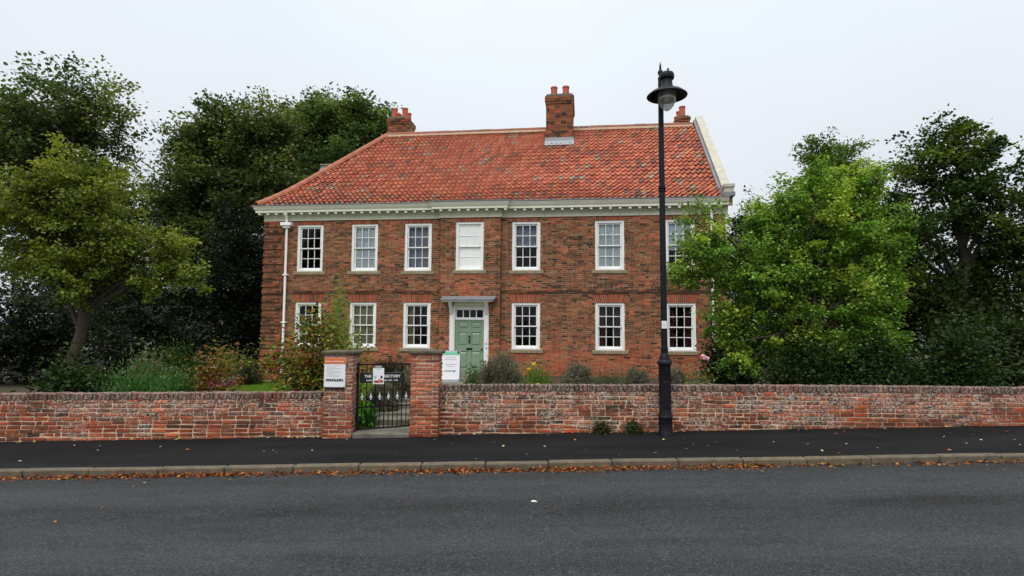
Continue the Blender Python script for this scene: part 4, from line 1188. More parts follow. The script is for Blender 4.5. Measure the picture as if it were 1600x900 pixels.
# ------------------------------------------------------------------ lamp post
lamp = empty("street_lamp", (2.464, 9.31, pave_z(2.46))); lamp.rotation_euler = (0, -0.004, 0)
tag(lamp, "tall black cast iron street lamp standing on the pavement against the wall", "street lamp")
mb = MB(); mb.lathe([(0.118, -0.1), (0.118, 0.03), (0.106, 0.05), (0.104, 0.27), (0.112, 0.285), (0.112, 0.30), (0.103, 0.315), (0.097, 0.33), (0.094, 1.10), (0.100, 1.115), (0.115, 1.13), (0.118, 1.155), (0.110, 1.18), (0.086, 1.20), (0.078, 1.25), (0.066, 1.275), (0.058, 1.30), (0.052, 1.31)], 28)
mb.build("base", M['lamp_paint'], lamp, smooth=True)
mb = MB(); mb.box(-0.055, 0.055, -0.101, -0.08, 0.42, 0.86); mb.build("access_door", M['lamp_paint'], lamp, bevel=0.006)
mb = MB(); mb.lathe([(0.052, 1.31), (0.050, 2.6), (0.047, 4.0), (0.043, 5.3), (0.040, 5.85)], 20); mb.build("column", M['lamp_paint'], lamp, smooth=True)
for zz in (3.98, 1.36):
    mb = MB(); mb.lathe([(0.046, zz - 0.05), (0.06, zz - 0.045), (0.06, zz - 0.02), (0.05, zz - 0.015), (0.064, zz), (0.064, zz + 0.02), (0.05, zz + 0.03), (0.058, zz + 0.045), (0.046, zz + 0.06)], 20); mb.build("collar", M['lamp_paint'], lamp, smooth=True)
mb = MB(); mb.lathe([(0.04, 5.83), (0.046, 5.85), (0.024, 5.88), (0.03, 5.90), (0.042, 5.925), (0.044, 5.95), (0.032, 5.98), (0.016, 6.0), (0.02, 6.012), (0.017, 6.05), (0.0, 6.14)], 14); mb.build("finial", M['lamp_paint'], lamp, smooth=True)
lx, ly, lz = 0.035, -0.25, 0.0
mb = MB(); mb.tube([(0, 0, 5.72), (lx * .5, ly * .5, 5.78), (lx, ly, 5.76)], 0.028, 10); mb.tube([(0, 0, 5.40), (lx * .3, ly * .3, 5.48), (lx * .55, ly * .55, 5.60)], 0.014, 8); mb.build("bracket", M['lamp_paint'], lamp, smooth=True)
mb = MB(); mb.tube([(lx - 0.01, ly, 5.80), (lx + 0.03, ly, 5.90)], 0.016, 8); mb.build("spigot", M['lamp_paint'], lamp)
lant = empty("lantern", (lx, ly, 0)); lant.parent = lamp
mb = MB(); mb.lathe([(0.0, 5.82), (0.105, 5.82), (0.118, 5.80), (0.122, 5.745), (0.112, 5.72), (0.085, 5.715), (0.088, 5.66), (0.098, 5.60), (0.12, 5.565), (0.17, 5.545), (0.25, 5.505), (0.31, 5.455), (0.322, 5.44), (0.318, 5.432), (0.30, 5.445), (0.24, 5.485), (0.165, 5.52), (0.14, 5.52), (0.13, 5.50), (0.0, 5.50)], 36); mb.build("canopy", M['lamp_paint'], lant, smooth=True)
mb = MB(); mb.lathe([(0.142, 5.495), (0.150, 5.46), (0.148, 5.40), (0.135, 5.34), (0.10, 5.27), (0.055, 5.215), (0.02, 5.195), (0.0, 5.193)], 28, caps=False); mb.build("glass_bowl", M['bowl'], lant, smooth=True)
mb = MB(); mb.lathe([(0.05, 5.50), (0.06, 5.46), (0.045, 5.41), (0.03, 5.36), (0.0, 5.35)], 14); mb.build("lamp_bulb", M['sign_white'], lant, smooth=True)
mb = MB(); mb.box(-0.052, 0.03, -0.058, -0.0545, 1.70, 1.82); st_o = mb.build("sticker", M['sign_white'], lamp)
mb = MB(); mb.box(-0.026, 0.0, -0.0605, -0.0585, 1.735, 1.74); mb.box(-0.026, -0.0, -0.0605, -0.0585, 1.775, 1.78); mb.box(-0.02, -0.015, -0.0605, -0.0585, 1.735, 1.78); mb.build("printed_mark", M['print_grey'], st_o)

# ------------------------------------------------------------------ vegetation
def unit(v): return v / np.maximum(np.linalg.norm(v, axis=-1, keepdims=True), 1e-9)
def leaves(P, size, cols, ratio=0.5, up=0.5, droop=0.15, outward=None, svar=0.35, shape=4):
    """P (n,3) leaf bases; folded leaf blades of two or four triangles"""
    n = len(P)
    nrm = rng.normal(size=(n, 3)); nrm[:, 2] = np.abs(nrm[:, 2]) + up; nrm = unit(nrm)
    d = rng.normal(size=(n, 3))
    if outward is not None: d = d * 0.7 + outward
    d[:, 2] -= droop; d = unit(d - nrm * (d * nrm).sum(-1, keepdims=True))
    w = np.cross(nrm, d)
    L = (size * rng.uniform(1 - svar, 1 + svar, n))[:, None]; W = L * ratio
    fold = nrm * L * 0.10
    if shape == 4:
        V = np.stack([P, P + d * L * .5 + w * W * .5 + fold, P + d * L, P + d * L * .5 - w * W * .5 + fold], 1)
        F = np.arange(4 * n).reshape(-1, 4); k = 4
    else:   # six-point leaf from two quads
        V = np.stack([P, P + d * L * .3 + w * W * .5 + fold, P + d * L * .7 + w * W * .38 + fold * .6, P + d * L - nrm * L * .08, P + d * L * .7 - w * W * .38 + fold * .6, P + d * L * .3 - w * W * .5 + fold], 1)
        b = np.arange(n)[:, None] * 6
        F = np.concatenate([b + np.array([0, 1, 2, 3]), b + np.array([0, 3, 4, 5])]); k = 6
    return V.reshape(-1, 3), F, np.repeat(cols, k, 0)
def pick(pal, n, var=0.25, w=None):
    pal = np.array(pal); i = rng.choice(len(pal), n, p=w); return pal[i] * rng.uniform(1 - var, 1 + var, (n, 1))

class Twigs:
    def __init__(s): s.V = []; s.F = []; s.n = 0
    def tube(s, pts, r0, r1, k=5):
        pts = np.asarray(pts, float); m = len(pts)
        d = np.gradient(pts, axis=0); d = unit(d)
        a = np.where(np.abs(d[:, :1]) < 0.8, np.array([[1., 0, 0]]), np.array([[0, 1., 0]]))
        u = unit(np.cross(d, a)); w = np.cross(d, u)
        t_ = np.arange(k) * 2 * np.pi / k; r = np.linspace(r0, r1, m)[:, None, None]
        ring = pts[:, None] + (u[:, None] * np.cos(t_)[None, :, None] + w[:, None] * np.sin(t_)[None, :, None]) * r
        s.V.append(ring.reshape(-1, 3)); i, j = np.meshgrid(np.arange(m - 1), np.arange(k), indexing='ij')
        f = np.stack([i * k + j, i * k + (j + 1) % k, (i + 1) * k + (j + 1) % k, (i + 1) * k + j], -1).reshape(-1, 4) + s.n
        s.F.append(f); s.n += m * k
    def mesh(s, name, mat): return np_mesh(name, np.concatenate(s.V), np.concatenate(s.F), mat, smooth=True)

def tree(name, label, base, trunk_top, trunk_r, lobes, nclump, per, clump_r, leaf, pal, palw=None, ratio=0.55, group=None, mat='leaf', shape=4, highlight_pal=None, shell=0.55, up=0.5, cat="tree", twig_r=0.012):
    base = np.array(base, float); root = empty(name, base); tag(root, label, cat, group)
    top = np.array(trunk_top, float); tw = Twigs()
    k = np.linspace(0, 1, 8)[:, None]; tr = base + (top - base) * k + np.concatenate([rng.normal(0, trunk_r * .5, (8, 2)) * np.sin(np.pi * k), np.zeros((8, 1))], 1)
    tr[0, 2] -= 0.3
    tw.tube(tr, trunk_r * 1.25, trunk_r * .55, 9)
    nodes = [tr[3:]]
    vol = np.array([np.prod(l[1]) ** .75 for l in lobes]); vol /= vol.sum()
    for (c, rad) in lobes:
        c = np.array(c, float); st_ = tr[rng.integers(4, 8)]
        for _ in range(3):
            tgt = c + rng.normal(0, .4, 3) * np.array(rad); kk = np.linspace(0, 1, 9)[:, None]
            ctrl = (st_ + tgt) / 2 + np.array([0, 0, .25]) * np.linalg.norm(tgt - st_) * .6
            cv = (1 - kk) ** 2 * st_ + 2 * kk * (1 - kk) * ctrl + kk ** 2 * tgt + rng.normal(0, .03, (9, 3)) * np.linalg.norm(tgt - st_) * .5 * np.sin(np.pi * kk)
            tw.tube(cv, trunk_r * .42, trunk_r * .1, 6); nodes.append(cv[3:])
    nodes = np.concatenate(nodes)
    LP = []; LD = []; LC = []; allpal = np.array(pal)
    ctr = np.mean([l[0] for l in lobes], 0)
    for li, (c, rad) in enumerate(lobes):
        m = max(4, int(nclump * vol[li])); dr_ = unit(rng.normal(size=(m, 3))); rr = rng.random(m) ** shell
        C = np.array(c) + dr_ * rr[:, None] * np.array(rad)
        for q in range(m):
            p = C[q]; d2 = ((nodes - p) ** 2).sum(1); a = nodes[np.argmin(d2 + (nodes[:, 2] > p[2]) * 0.3)]
            kk = np.linspace(0, 1, 5)[:, None]; cv = a + (p - a) * kk + np.array([0, 0, .12]) * np.sqrt(d2.min()) * np.sin(np.pi * kk)
            tw.tube(cv, twig_r, twig_r * .3, 4)
            n = int(per * rng.uniform(.6, 1.4)); ax = unit(dr_[q] * .8 + np.array([0, 0, .35]) + rng.normal(0, .55, 3)); al = rng.uniform(-1.1, 1.5, (n, 1))
            off = (ax * al * 1.35 + rng.normal(size=(n, 3)) * np.array([1, 1, .6]) * (.62 - .22 * np.maximum(al, 0) / 1.5)) * clump_r * rng.choice([.65, .9, 1.15, 1.45])
            LP.append(p + off); LD.append(unit(off + dr_[q] * clump_r * .6))
            cc = pick(pal, n, .25, palw) * rng.uniform(.75, 1.25)
            if highlight_pal is not None and (rng.random() < .35 * (dr_[q, 2] > 0)): cc = pick(highlight_pal, n, .25)  # highlights on the upper clumps are put into the leaf colour
            LC.append(cc)
    P, D, Cc = np.concatenate(LP), np.concatenate(LD), np.concatenate(LC)
    keep = P[:, 2] > base[2] + 0.03
    V, F, c = leaves(P[keep], leaf, Cc[keep], ratio, up=up, outward=D[keep], shape=shape)
    o = link_mesh("crown", np_mesh("crown", V, F, M[mat], c), root); o.matrix_parent_inverse = root.matrix_basis.inverted()
    o = link_mesh("trunk", tw.mesh("trunk", M['bark']), root); o.matrix_parent_inverse = root.matrix_basis.inverted()
    return root

def P3(px, py, Y):
    """rough world point seen at photo pixel px,py at depth Y (used to lay out beds and trees)"""
    hz_ = 512 + 0.0075 * (px - 800)
    return np.array([(px - 800) * Y / 900.0, Y, 1.85 + (hz_ - py) * Y / 900.0])

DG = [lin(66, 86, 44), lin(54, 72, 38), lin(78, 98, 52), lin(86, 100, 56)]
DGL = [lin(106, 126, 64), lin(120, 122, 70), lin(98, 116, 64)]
def lobe(px, py, Y, rx, rz, ry=None): 
    c = P3(px, py, Y); s = Y / 900.0
    return (c, (rx * s, (ry if ry else (rx + rz) / 2) * s, rz * s))
Y = 29.0
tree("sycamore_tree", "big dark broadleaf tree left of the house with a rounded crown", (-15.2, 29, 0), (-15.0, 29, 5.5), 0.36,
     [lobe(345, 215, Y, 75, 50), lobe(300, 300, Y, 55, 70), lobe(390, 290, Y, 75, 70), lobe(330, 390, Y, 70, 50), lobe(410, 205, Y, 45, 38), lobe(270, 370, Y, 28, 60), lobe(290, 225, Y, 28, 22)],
     540, 160, 0.44, 0.165, DG, highlight_pal=DGL, ratio=.75, shell=.5)
Y = 35.0
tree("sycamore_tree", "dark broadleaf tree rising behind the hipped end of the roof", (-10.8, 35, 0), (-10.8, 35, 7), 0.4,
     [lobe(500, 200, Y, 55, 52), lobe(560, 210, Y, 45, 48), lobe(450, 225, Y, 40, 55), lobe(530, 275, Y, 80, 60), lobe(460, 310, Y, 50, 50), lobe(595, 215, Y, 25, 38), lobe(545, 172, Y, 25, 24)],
     540, 160, 0.5, 0.19, [lin(66, 90, 46), lin(54, 76, 40), lin(80, 104, 54), lin(70, 94, 50)], highlight_pal=[lin(108, 134, 68), lin(114, 128, 72)], ratio=.75, shell=.52)
BK = [lin(22, 36, 17), lin(28, 42, 20), lin(16, 27, 13)]
for (px, py, Y, rx, rz, lb) in ((385, 450, 25.5, 44, 130, "black-green yew standing close by the house corner"), (300, 520, 26.5, 62, 72, "low dark yew under the big broadleaf tree"), (225, 520, 25.0, 62, 75, "dark yew behind the grey leaved shrub")):
    c = P3(px, py, Y); g = float(gz(c[0], Y))
    tree("yew_tree", lb, (c[0], Y, g), (c[0], Y, g + 3.0), 0.25, [lobe(px, py, Y, rx, rz), lobe(px + 10, py + 45, Y, rx * .9, rz * .6), lobe(px - 12, py - 30, Y, rx * .7, rz * .7), lobe(px, 585, Y, rx, 25)], 300, 130, 0.34, 0.15, BK, ratio=.4, shell=.6, group="yews in the shade left of the house")
# hedge far back closes the garden
tree("boundary_hedge", "dark hedge closing the garden behind the yews", (-19, 38, 0), (-19, 38, 1.0), 0.12, [((-24, 38, 1.8), (4.5, 1, 2.4)), ((-17, 38, 1.6), (4.5, 1, 2.2)), ((-11, 38.5, 2.0), (4, 1, 2.6))], 420, 100, .5, .2, BK, shell=.7, cat="hedge")
# yellow-green tree leaning in at the left
YG = [lin(102, 118, 44), lin(118, 130, 50), lin(86, 104, 40), lin(128, 134, 56), lin(72, 92, 34)]
Y = 14.2
tree("field_maple_tree", "yellow-green leafy tree reaching in over the left garden wall", (-10.9, 14.2, -0.2), (-10.4, 14.2, 3.0), 0.14,
     [lobe(195, 378, Y, 55, 46), lobe(265, 395, Y, 32, 45), lobe(295, 430, Y, 30, 20), lobe(235, 440, Y, 30, 25), lobe(120, 310, Y, 75, 75), lobe(130, 420, Y, 80, 60), lobe(60, 340, Y, 80, 90)],
     420, 130, 0.17, 0.07, YG, ratio=.75, shape=6, highlight_pal=[lin(138, 144, 56), lin(120, 134, 48)])
tree("ash_tree", "tall dark tree at the far left beyond the garden", (-22.5, 29, -.2), (-22.5, 29, 6), 0.4,
     [lobe(100, 190, 29, 90, 90), lobe(60, 320, 29, 110, 90), lobe(170, 330, 29, 60, 80), lobe(20, 230, 29, 70, 100), lobe(120, 450, 29, 110, 60)], 460, 130, 0.52, 0.19, DG, highlight_pal=DGL, ratio=.75)
# right hand side
GRN = [lin(106, 146, 54), lin(90, 130, 48), lin(120, 156, 60), lin(74, 110, 42), lin(138, 164, 66)]
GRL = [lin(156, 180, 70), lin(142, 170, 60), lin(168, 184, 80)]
Y = 12.8
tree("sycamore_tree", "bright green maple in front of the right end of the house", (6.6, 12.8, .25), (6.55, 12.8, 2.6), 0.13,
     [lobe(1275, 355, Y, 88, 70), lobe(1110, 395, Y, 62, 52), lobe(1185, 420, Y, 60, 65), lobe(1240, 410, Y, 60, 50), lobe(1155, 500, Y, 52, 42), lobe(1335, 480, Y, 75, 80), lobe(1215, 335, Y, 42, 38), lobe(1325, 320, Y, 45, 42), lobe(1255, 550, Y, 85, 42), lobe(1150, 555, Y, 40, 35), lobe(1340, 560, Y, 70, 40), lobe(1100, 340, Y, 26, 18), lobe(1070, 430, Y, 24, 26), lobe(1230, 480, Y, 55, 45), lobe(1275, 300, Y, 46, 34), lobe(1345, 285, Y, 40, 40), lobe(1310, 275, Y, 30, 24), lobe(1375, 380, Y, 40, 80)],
     680, 165, 0.145, 0.060, GRN, ratio=.8, shape=6, highlight_pal=GRL, shell=.58)
Y = 17.0
tree("purple_tipped_tree", "taller tree with purple tipped shoots behind the bright green maple", (9.6, 17, .3), (9.5, 17, 4.6), 0.15,
     [lobe(1300, 245, Y, 36, 28), lobe(1295, 290, Y, 45, 40), lobe(1330, 225, Y, 14, 16), lobe(1345, 380, Y, 50, 90), lobe(1285, 225, Y, 18, 12), lobe(1290, 330, Y, 48, 36), lobe(1335, 290, Y, 26, 34)], 300, 130, 0.17, 0.085, [lin(86, 116, 46), lin(72, 100, 40), lin(102, 128, 54), lin(98, 74, 72)], ratio=.6, palw=[.35, .3, .28, .07])
tree("dark_holly_tree", "dark holly behind the right gable of the house", (8.6, 24.5, .3), (8.6, 24.5, 3), 0.15,
     [lobe(1165, 345, 24, 30, 36), lobe(1185, 400, 24, 45, 70), lobe(1240, 420, 24, 35, 60)], 170, 80, 0.24, 0.12, [lin(36, 52, 30), lin(28, 42, 24)], ratio=.55)
Y = 15.5
tree("lime_tree", "green tree beyond the right garden, at the edge of view", (12.4, 15.5, .3), (12.2, 15.5, 4), 0.2,
     [lobe(1420, 380, Y, 60, 90), lobe(1500, 280, Y, 80, 90), lobe(1570, 380, Y, 80, 110), lobe(1460, 490, Y, 90, 70), lobe(1560, 520, Y, 70, 60), lobe(1390, 470, Y, 40, 80)],
     420, 140, 0.22, 0.10, [lin(48, 68, 24), lin(58, 80, 28), lin(38, 56, 20)], ratio=.75, highlight_pal=[lin(90, 110, 36)])
tree("boundary_hedge", "dark hedge at the back of the right garden", (14, 26, .3), (14, 26, 1.2), 0.1, [((9.5, 26, 2.2), (2.2, 1, 2.4)), ((14, 26, 2.4), (4, 1, 2.8)), ((20, 26, 2.4), (4, 1, 2.8))], 360, 100, .45, .18, BK, shell=.7, cat="hedge")

tree("boundary_hedge", "clipped dark hedge along the far left side of the garden", (-15.5, 19, -.1), (-15.5, 19, 1.0), 0.1, [((-12.5, 20.5, 1.1), (1.8, 1, 1.5)), ((-16, 19, 1.3), (2.6, 1, 1.9)), ((-21, 18.5, 1.4), (3.6, 1, 2.0))], 380, 120, .33, .13, BK, shell=.7, cat="hedge")
tree("boundary_hedge", "green hedge behind the wall at the far right of the street", (14.0, 14, .2), (14.0, 14, 1.0), 0.1, [((11.5, 13.6, 1.1), (1.8, .8, 1.3)), ((15, 13.8, 1.2), (2.2, .8, 1.4)), ((19, 14, 1.3), (2.6, .8, 1.5))], 360, 110, .27, .11, [lin(52, 70, 30), lin(42, 58, 26)], shell=.7, cat="hedge")
# ---- shrubs
def shrub(name, label, c, rad, n, leaf, pal, ratio=.5, group=None, cat="shrub", shape=4, upright=0.0, flowers=None, palw=None, clumps=26, crs=.28, mat='leaf', nstem=9, shell=.5, leafup=.5, low=.12):
    """c = ground point, rad=(rx,ry,height)"""
    x, y, z = c; root = empty(name, (x, y, z)); tag(root, label, cat, group)
    rx, ry, h = rad; tw = Twigs()
    C = unit(rng.normal(size=(clumps, 3))); C[:, 2] = np.abs(C[:, 2]); rr = rng.random(clumps) ** shell
    C = C * rr[:, None] * np.array([rx * .85, ry * .85, h * .9])
    C[:, 2] = np.maximum(C[:, 2], h * low) + rng.random(clumps) * h * .08 * (low > .2)
    if low > .2: C[:, 2] = np.maximum(C[:, 2], h * (.15 + .5 * np.abs(C[:, 0]) / rx))
    for p in C[:max(nstem, 1) * 3]:
        b = np.array([p[0] * .15, p[1] * .15, -0.03]); kk = np.linspace(0, 1, 5)[:, None]
        tw.tube(b + (p - b) * kk + np.array([p[0], p[1], 0]) * -.15 * np.sin(np.pi * kk), .008 + .004 * h, .003, 4)
    idx = rng.integers(0, clumps, n)
    off = rng.normal(size=(n, 3)) * crs * np.array([rx, ry, h * .6]); P = C[idx] + off; P[:, 2] = np.maximum(P[:, 2], 0.01)
    D = unit(P * np.array([1, 1, .6]) + np.array([0, 0, 1e-3])); D[:, 2] += upright; 
    tint = rng.uniform(.7, 1.3, clumps)[idx][:, None]
    V, F, cc = leaves(P, leaf, pick(pal, n, .25, palw) * tint, ratio, up=leafup if not upright else 0.0, droop=-upright * .8, outward=D * (1 + upright), shape=shape)
    link_mesh("foliage", np_mesh("foliage", V, F, M[mat], cc), root)
    link_mesh("stem", tw.mesh("stem", M['stem']), root)
    if flowers:
        for (nf, fr, fpal, where) in flowers:
            mb_V = []; mb_F = []; mb_C = []; k0 = 0
            for i in range(nf):
                if where is None:
                    j = rng.integers(0, clumps); p = C[j] + np.array([rng.normal(0, rx * .2), -abs(rng.normal(0, ry * .4)), h * .16 + abs(rng.normal(0, h * .08))])
                else: p = np.array(where[i % len(where)], float)
                m = 46; q = unit(rng.normal(size=(m, 3))); q[:, 2] = np.abs(q[:, 2]) * 1.0 - .2
                Vf, Ff, Cf = leaves(p + q * fr * .45, fr * .95, pick(fpal, m, .15), .8, outward=q * 2, svar=.2)
                mb_V.append(Vf); mb_F.append(Ff + k0); mb_C.append(Cf); k0 += len(Vf)
            tag(link_mesh("flower", np_mesh("flower", np.concatenate(mb_V), np.concatenate(mb_F), M['petal'], np.concatenate(mb_C)), root), kind="stuff")
    return root
def G(x, y): return (x, y, float(gz(x, y)) + 0.0)
ROS = [lin(52, 96, 40), lin(64, 112, 48), lin(40, 78, 32), lin(80, 120, 58)]
shrub("rosemary_bush", "dense upright dark green rosemary just behind the low wall", G(-6.7, 10.55), (0.85, .55, 1.22), 17000, .085, ROS, .2, upright=1.5, clumps=90, crs=.2, shell=.6)
shrub("rosemary_bush", "smaller rosemary next to the orange autumn shrub", G(-6.0, 10.5), (0.40, .4, 1.05), 8000, .08, ROS, .2, upright=1.5, clumps=44, crs=.22, shell=.6)
shrub("grey_leaved_shrub", "pale grey-green leaved shrub behind the rosemary", G(-7.45, 12.0), (.62, .55, 1.62), 5000, .08, [lin(104, 106, 80), lin(86, 92, 66), lin(118, 116, 94)], .45, clumps=30)
shrub("autumn_shrub", "spindly orange and yellow autumn shrub beside the rosemary", G(-5.62, 10.95), (.46, .4, 1.42), 2600, .07, [lin(132, 92, 36), lin(116, 70, 38), lin(96, 96, 40), lin(146, 118, 48), lin(70, 58, 34)], .6, clumps=24, crs=.3, shape=6)
shrub("sedum_plant", "small sedum with crimson flower heads leaning over the wall", G(-5.15, 10.35), (.28, .25, .78), 700, .05, [lin(70, 92, 44), lin(96, 110, 56)], .6, clumps=14, flowers=[(9, .036, [lin(140, 52, 66), lin(160, 84, 88), lin(116, 40, 50)], [(-.18, -.1, .88), (-.1, -.12, .93), (-.03, -.08, .91), (-.13, -.14, .85), (.02, -.1, .86), (.20, -.1, .90), (.25, -.1, .86), (-.06, -.15, .83), (.17, -.1, .85)])])
shrub("seed_head_plant", "tall dry seed-head stalks behind the sedum", G(-8.9, 19.0), (.35, .3, 1.5), 500, .08, [lin(120, 118, 80), lin(96, 96, 60)], .4, clumps=14, crs=.2)
shrub("perennial_clump", "yellow-green flowering perennials at the far edge of the lawn", G(-9.7, 19.9), (.9, .6, 1.1), 6000, .09, [lin(98, 124, 40), lin(120, 138, 48), lin(150, 146, 56), lin(70, 98, 34)], .4, clumps=40, flowers=[(10, .04, [(.8, .8, .72)], None)])
shrub("perennial_clump", "green perennials behind the autumn shrub across the lawn", G(-11.3, 19.6), (1.1, .7, 1.35), 6500, .10, [lin(64, 88, 34), lin(84, 108, 40), lin(50, 72, 28)], .4, clumps=36)
shrub("clipped_bush", "small dark rounded bush at the house corner", G(-8.35, 18.6), (.42, .36, .62), 4200, .05, [lin(38, 48, 30), lin(52, 60, 40)], .4, clumps=26)
AUT = [lin(98, 118, 40), lin(124, 138, 48), lin(150, 138, 46), lin(118, 54, 40), lin(72, 90, 34), lin(92, 46, 40)]
shrub("rose_shrub", "large tangled shrub with green, yellow and dark red leaves beside the pier", G(-3.85, 11.3), (1.0, .6, 2.15), 6200, .07, AUT, .6, clumps=90, crs=.17, shape=6, palw=[.24, .18, .14, .16, .16, .12], low=.21, nstem=24, shell=.55)
shrub("rose_shrub", "leafy yellow-tinged shrub directly behind the dark brick pier", G(-3.2, 11.0), (.55, .45, 1.9), 3200, .07, AUT, .6, clumps=44, crs=.18, shape=6, palw=[.3, .28, .22, .04, .14, .02], nstem=14)
shrub("feathery_fennel", "bright green feathery plant rising above the notice board pier", G(-3.5, 11.7), (.40, .35, 2.6), 15000, .06, [lin(104, 150, 50), lin(120, 166, 60), lin(90, 132, 46)], .14, clumps=40, crs=.18, upright=.5)
shrub("hydrangea_plant", "lush bright green leafy plant just inside the gate", G(-2.62, 10.45), (.20, .3, .44), 420, .10, [lin(74, 138, 40), lin(92, 156, 48), lin(60, 118, 34)], .6, clumps=14, shape=6)
LAV = [lin(116, 106, 98), lin(98, 98, 80), lin(132, 118, 114), lin(88, 96, 68), lin(112, 118, 90)]
for (x, y, h, r, lb) in ((-2.55, 11.5, .5, .32, "grey lavender clump nearest the gate along the path"), (-2.32, 12.5, .55, .38, "second lavender clump from the gate along the path"), (-2.12, 13.6, .55, .4, "third lavender clump from the gate along the path"), (-2.5, 14.7, .45, .33, "lavender clump farthest up the path near the sandwich sign")):
    shrub("lavender_bush", lb, G(x, y), (r, r, h * 1.2), 5000, .10, LAV, .15, upright=.6, clumps=50, crs=.14, shell=.35, group="lavender along the garden path")
for (x, y, r, h, lb) in ((-.22, 12.0, .56, 1.0, "largest grey lavender mound right of the sandwich sign"), (1.38, 12.1, .50, .76, "wide lavender mound below the window right of the door"), (2.62, 12.2, .36, .70, "small lavender mound left of the lamp post"), (3.42, 12.3, .32, .72, "small lavender mound right of the lamp post")):
    shrub("lavender_bush", lb, G(x, y), (r, r * .9, h * 1.14), int(15000 * r / .5), .085, LAV, .15, upright=.55, clumps=int(110 * r / .5), crs=.12, shell=.33, group="lavender mounds behind the long wall")
shrub("daisy_bush", "green bush with yellow daisies between the lavender mounds", G(.55, 11.5), (.36, .32, .92), 5000, .06, [lin(76, 104, 40), lin(96, 120, 50)], .3, upright=.6, clumps=26, flowers=[(9, .035, [lin(232, 196, 40), lin(240, 210, 70)], None)])
shrub("santolina_bush", "low green feathery bush between two lavender mounds", G(1.98, 11.9), (.42, .34, .80), 6500, .07, [lin(64, 78, 46), lin(80, 94, 56)], .14, upright=1.0, clumps=30)
shrub("low_bush", "low green bush left of the largest lavender mound", G(-.72, 12.6), (.28, .25, .92), 1800, .07, [lin(74, 106, 44), lin(60, 88, 36)], .5, clumps=16)
shrub("rose_bush", "thin rose bush with one pink and white bloom beside the lamp post", G(3.62, 11.2), (.32, .28, 1.0), 900, .06, [lin(84, 110, 48), lin(104, 120, 60)], .6, clumps=14, shape=6, flowers=[(2, .05, [lin(240, 180, 196), lin(226, 120, 150), lin(245, 222, 222)], [(.06, -.1, 1.12), (.11, -.1, 1.08)]), (1, .03, [lin(200, 50, 90)], [(.0, -.08, 1.13)])])
DS = [lin(34, 54, 22), lin(46, 70, 28), lin(26, 42, 18), lin(58, 82, 32)]
shrub("laurel_bush", "dark green bush covering the downpipe at the right house corner", G(5.0, 13.2), (.62, .5, 2.1), 8000, .075, DS, .6, clumps=60, crs=.2, shape=6, flowers=[(3, .035, [(.82, .84, .74)], None)])
shrub("laurel_bush", "shady dark bush under the bright green maple", G(6.2, 12.2), (.95, .6, 1.5), 8000, .075, DS, .55, clumps=60, crs=.2, shape=6)
shrub("laurel_bush", "shady dark bush under the maple farther right along the wall", G(7.6, 12.0), (1.0, .6, 1.55), 8000, .075, DS, .55, clumps=60, crs=.2, shape=6)
shrub("laurel_bush", "dark bush behind the right end of the wall", G(9.3, 12.2), (1.1, .7, 1.9), 8000, .08, DS, .55, clumps=60, crs=.2, shape=6)
shrub("laurel_bush", "dark bush behind the left end of the low wall", G(-8.4, 11.2), (1.0, .7, 1.4), 8000, .08, DS, .55, clumps=60, crs=.2, shape=6)
for (s, r, lb) in ((-5.9, .5, "low dark bush at the foot of the house behind the rose shrub"), (-4.0, .6, "low dark bush at the foot of the house behind the gate"), (-2.9, .4, "low dark bush at the house left of the door")):
    p = hw(s, -.55, 0); shrub("low_bush", lb, G(p.x, p.y), (r, .35, .62), 4500, .07, [lin(40, 50, 32), lin(54, 64, 40), lin(66, 60, 44)], .3, upright=.5, clumps=26)
for (x, lb) in ((1.49, "weed tuft at the foot of the wall, left one of two"), (2.03, "weed tuft at the foot of the wall next to the lamp post")):
    shrub("weed_tuft", lb, (x, 9.585, pave_z(x) - .01), (.14, .09, .2), 520, .06, [lin(52, 64, 40), lin(70, 80, 52), lin(90, 94, 66)], .4, clumps=16, crs=.32, cat="weed", nstem=4)
# low stone steps by the lawn
ss = empty("stone_steps", (-9.0, 18.3, 0)); ss.location.z = float(gz(-9.0, 18.3)); tag(ss, "low grey stone garden steps beside the dark rounded bush", "steps")
for i in range(3):
    mb = MB(); mb.box(-.45, .45, i * .28, i * .28 + .4, -.1, .09 + .09 * i); mb.build("step", M['path'], ss, bevel=.012)

# ------------------------------------------------------------------ fallen leaves
LIT = [lin(150, 84, 34), lin(172, 104, 44), lin(118, 56, 28), lin(190, 132, 62), lin(98, 50, 28), lin(140, 66, 30)]
n = 11000
x = rng.uniform(-13.5, 13.5, n); dens = 0.35 + 0.65 * vnoise(x * 1.3 + 30, x * 0 + 3.5); dens *= np.where(x > 3.35, .28, 1)
k = rng.random(n) < dens; x = x[k]; n = len(x)
y = YK - np.abs(rng.normal(0, .075, n)) - .004; z = slope(x) + .004 + rng.random(n) * .028 * np.exp(-(YK - y) / .05)
V, F, c = leaves(np.stack([x, y, z], -1), .046, pick(LIT, n, .35) * .72, .6, up=1.3, droop=0, svar=.4)
V[:, 2] = np.maximum(V[:, 2], slope(V[:, 0]) + .003); V[:, 1] = np.minimum(V[:, 1], YK - .002)
tag(link_mesh("fallen_leaves", np_mesh("fallen_leaves", V, F, M['dry_leaf'], c)), "drift of brown and orange leaves lying in the gutter along the kerb", "leaves", kind="stuff")
n = 110; x = rng.uniform(-9, 9, n); y = rng.uniform(YP0 + .05, YP1 - .02, n)
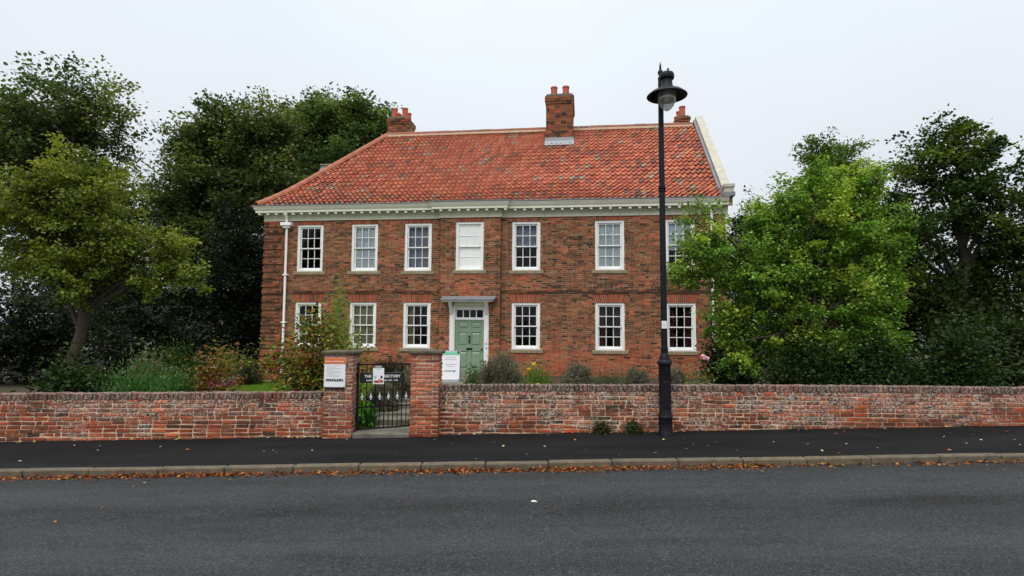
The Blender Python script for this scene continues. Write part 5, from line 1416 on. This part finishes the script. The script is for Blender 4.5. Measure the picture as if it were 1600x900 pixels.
m = 150; q = 170; x = np.concatenate([x, rng.normal(1.95, .5, m), rng.normal(-3.4, .15, 40), rng.uniform(-9, 9, q)]); y = np.concatenate([y, YP1 - .02 - np.abs(rng.normal(0, .04, m)), YP1 - .04 - np.abs(rng.normal(0, .04, 40)), YP1 - .01 - np.abs(rng.normal(0, .025, q))])
z = slope(x) + .082 + .010 * (y - YP0) + .009
V, F, c = leaves(np.stack([x, y, z], -1), .042, pick(LIT + [lin(206, 196, 130), lin(180, 176, 110), lin(210, 200, 170)], len(x), .25), .65, up=2.5, droop=0, svar=.5)
zp = slope(V[:, 0]) + .082 + .010 * (V[:, 1] - YP0) + .008
V[:, 2] = np.clip(V[:, 2], zp, zp + .02); V[:, 1] = np.minimum(V[:, 1], YP1 - .003)
tag(link_mesh("fallen_leaves", np_mesh("fallen_leaves", V, F, M['dry_leaf'], c)), "scattered small dry leaves on the dark pavement", "leaves", kind="stuff")
n = 60; x = rng.uniform(-7, 7, n); y = YK - .1 - np.abs(rng.normal(0, .9, n)); z = slope(x) + .004
V, F, c = leaves(np.stack([x, y, z], -1), .035, pick(LIT + [lin(200, 190, 150)], n, .25), .65, up=2.5, droop=0, svar=.5)
V[:, 2] = np.clip(V[:, 2], slope(V[:, 0]) + .003, slope(V[:, 0]) + .02)
tag(link_mesh("fallen_leaves", np_mesh("fallen_leaves", V, F, M['dry_leaf'], c)), "few scattered leaves on the grey road", "leaves", kind="stuff")
mb = MB(); mb.tube([(0, 0, .016), (.02, .003, .017), (.055, .004, .016), (.08, .0, .012)], [.006, .016, .015, .004], 10)
o = mb.build("litter", M['litter_white'], None, smooth=True); o.scale = (.8, .7, .7); o.location = (.22, 6.24, float(slope(.22))); tag(o, "small crumpled white litter lying on the road", "litter")

# repeats of one kind share a group
_kinds = {}
for o in list(COL.objects):
    if o.parent is None and "category" in o and o.get("kind") is None: _kinds.setdefault(o.name.split(".")[0], []).append(o)
for _n, _l in _kinds.items():
    if len(_l) > 1:
        for o in _l:
            if "group" not in o: o["group"] = _n.replace("_", " ") + "s of this garden"
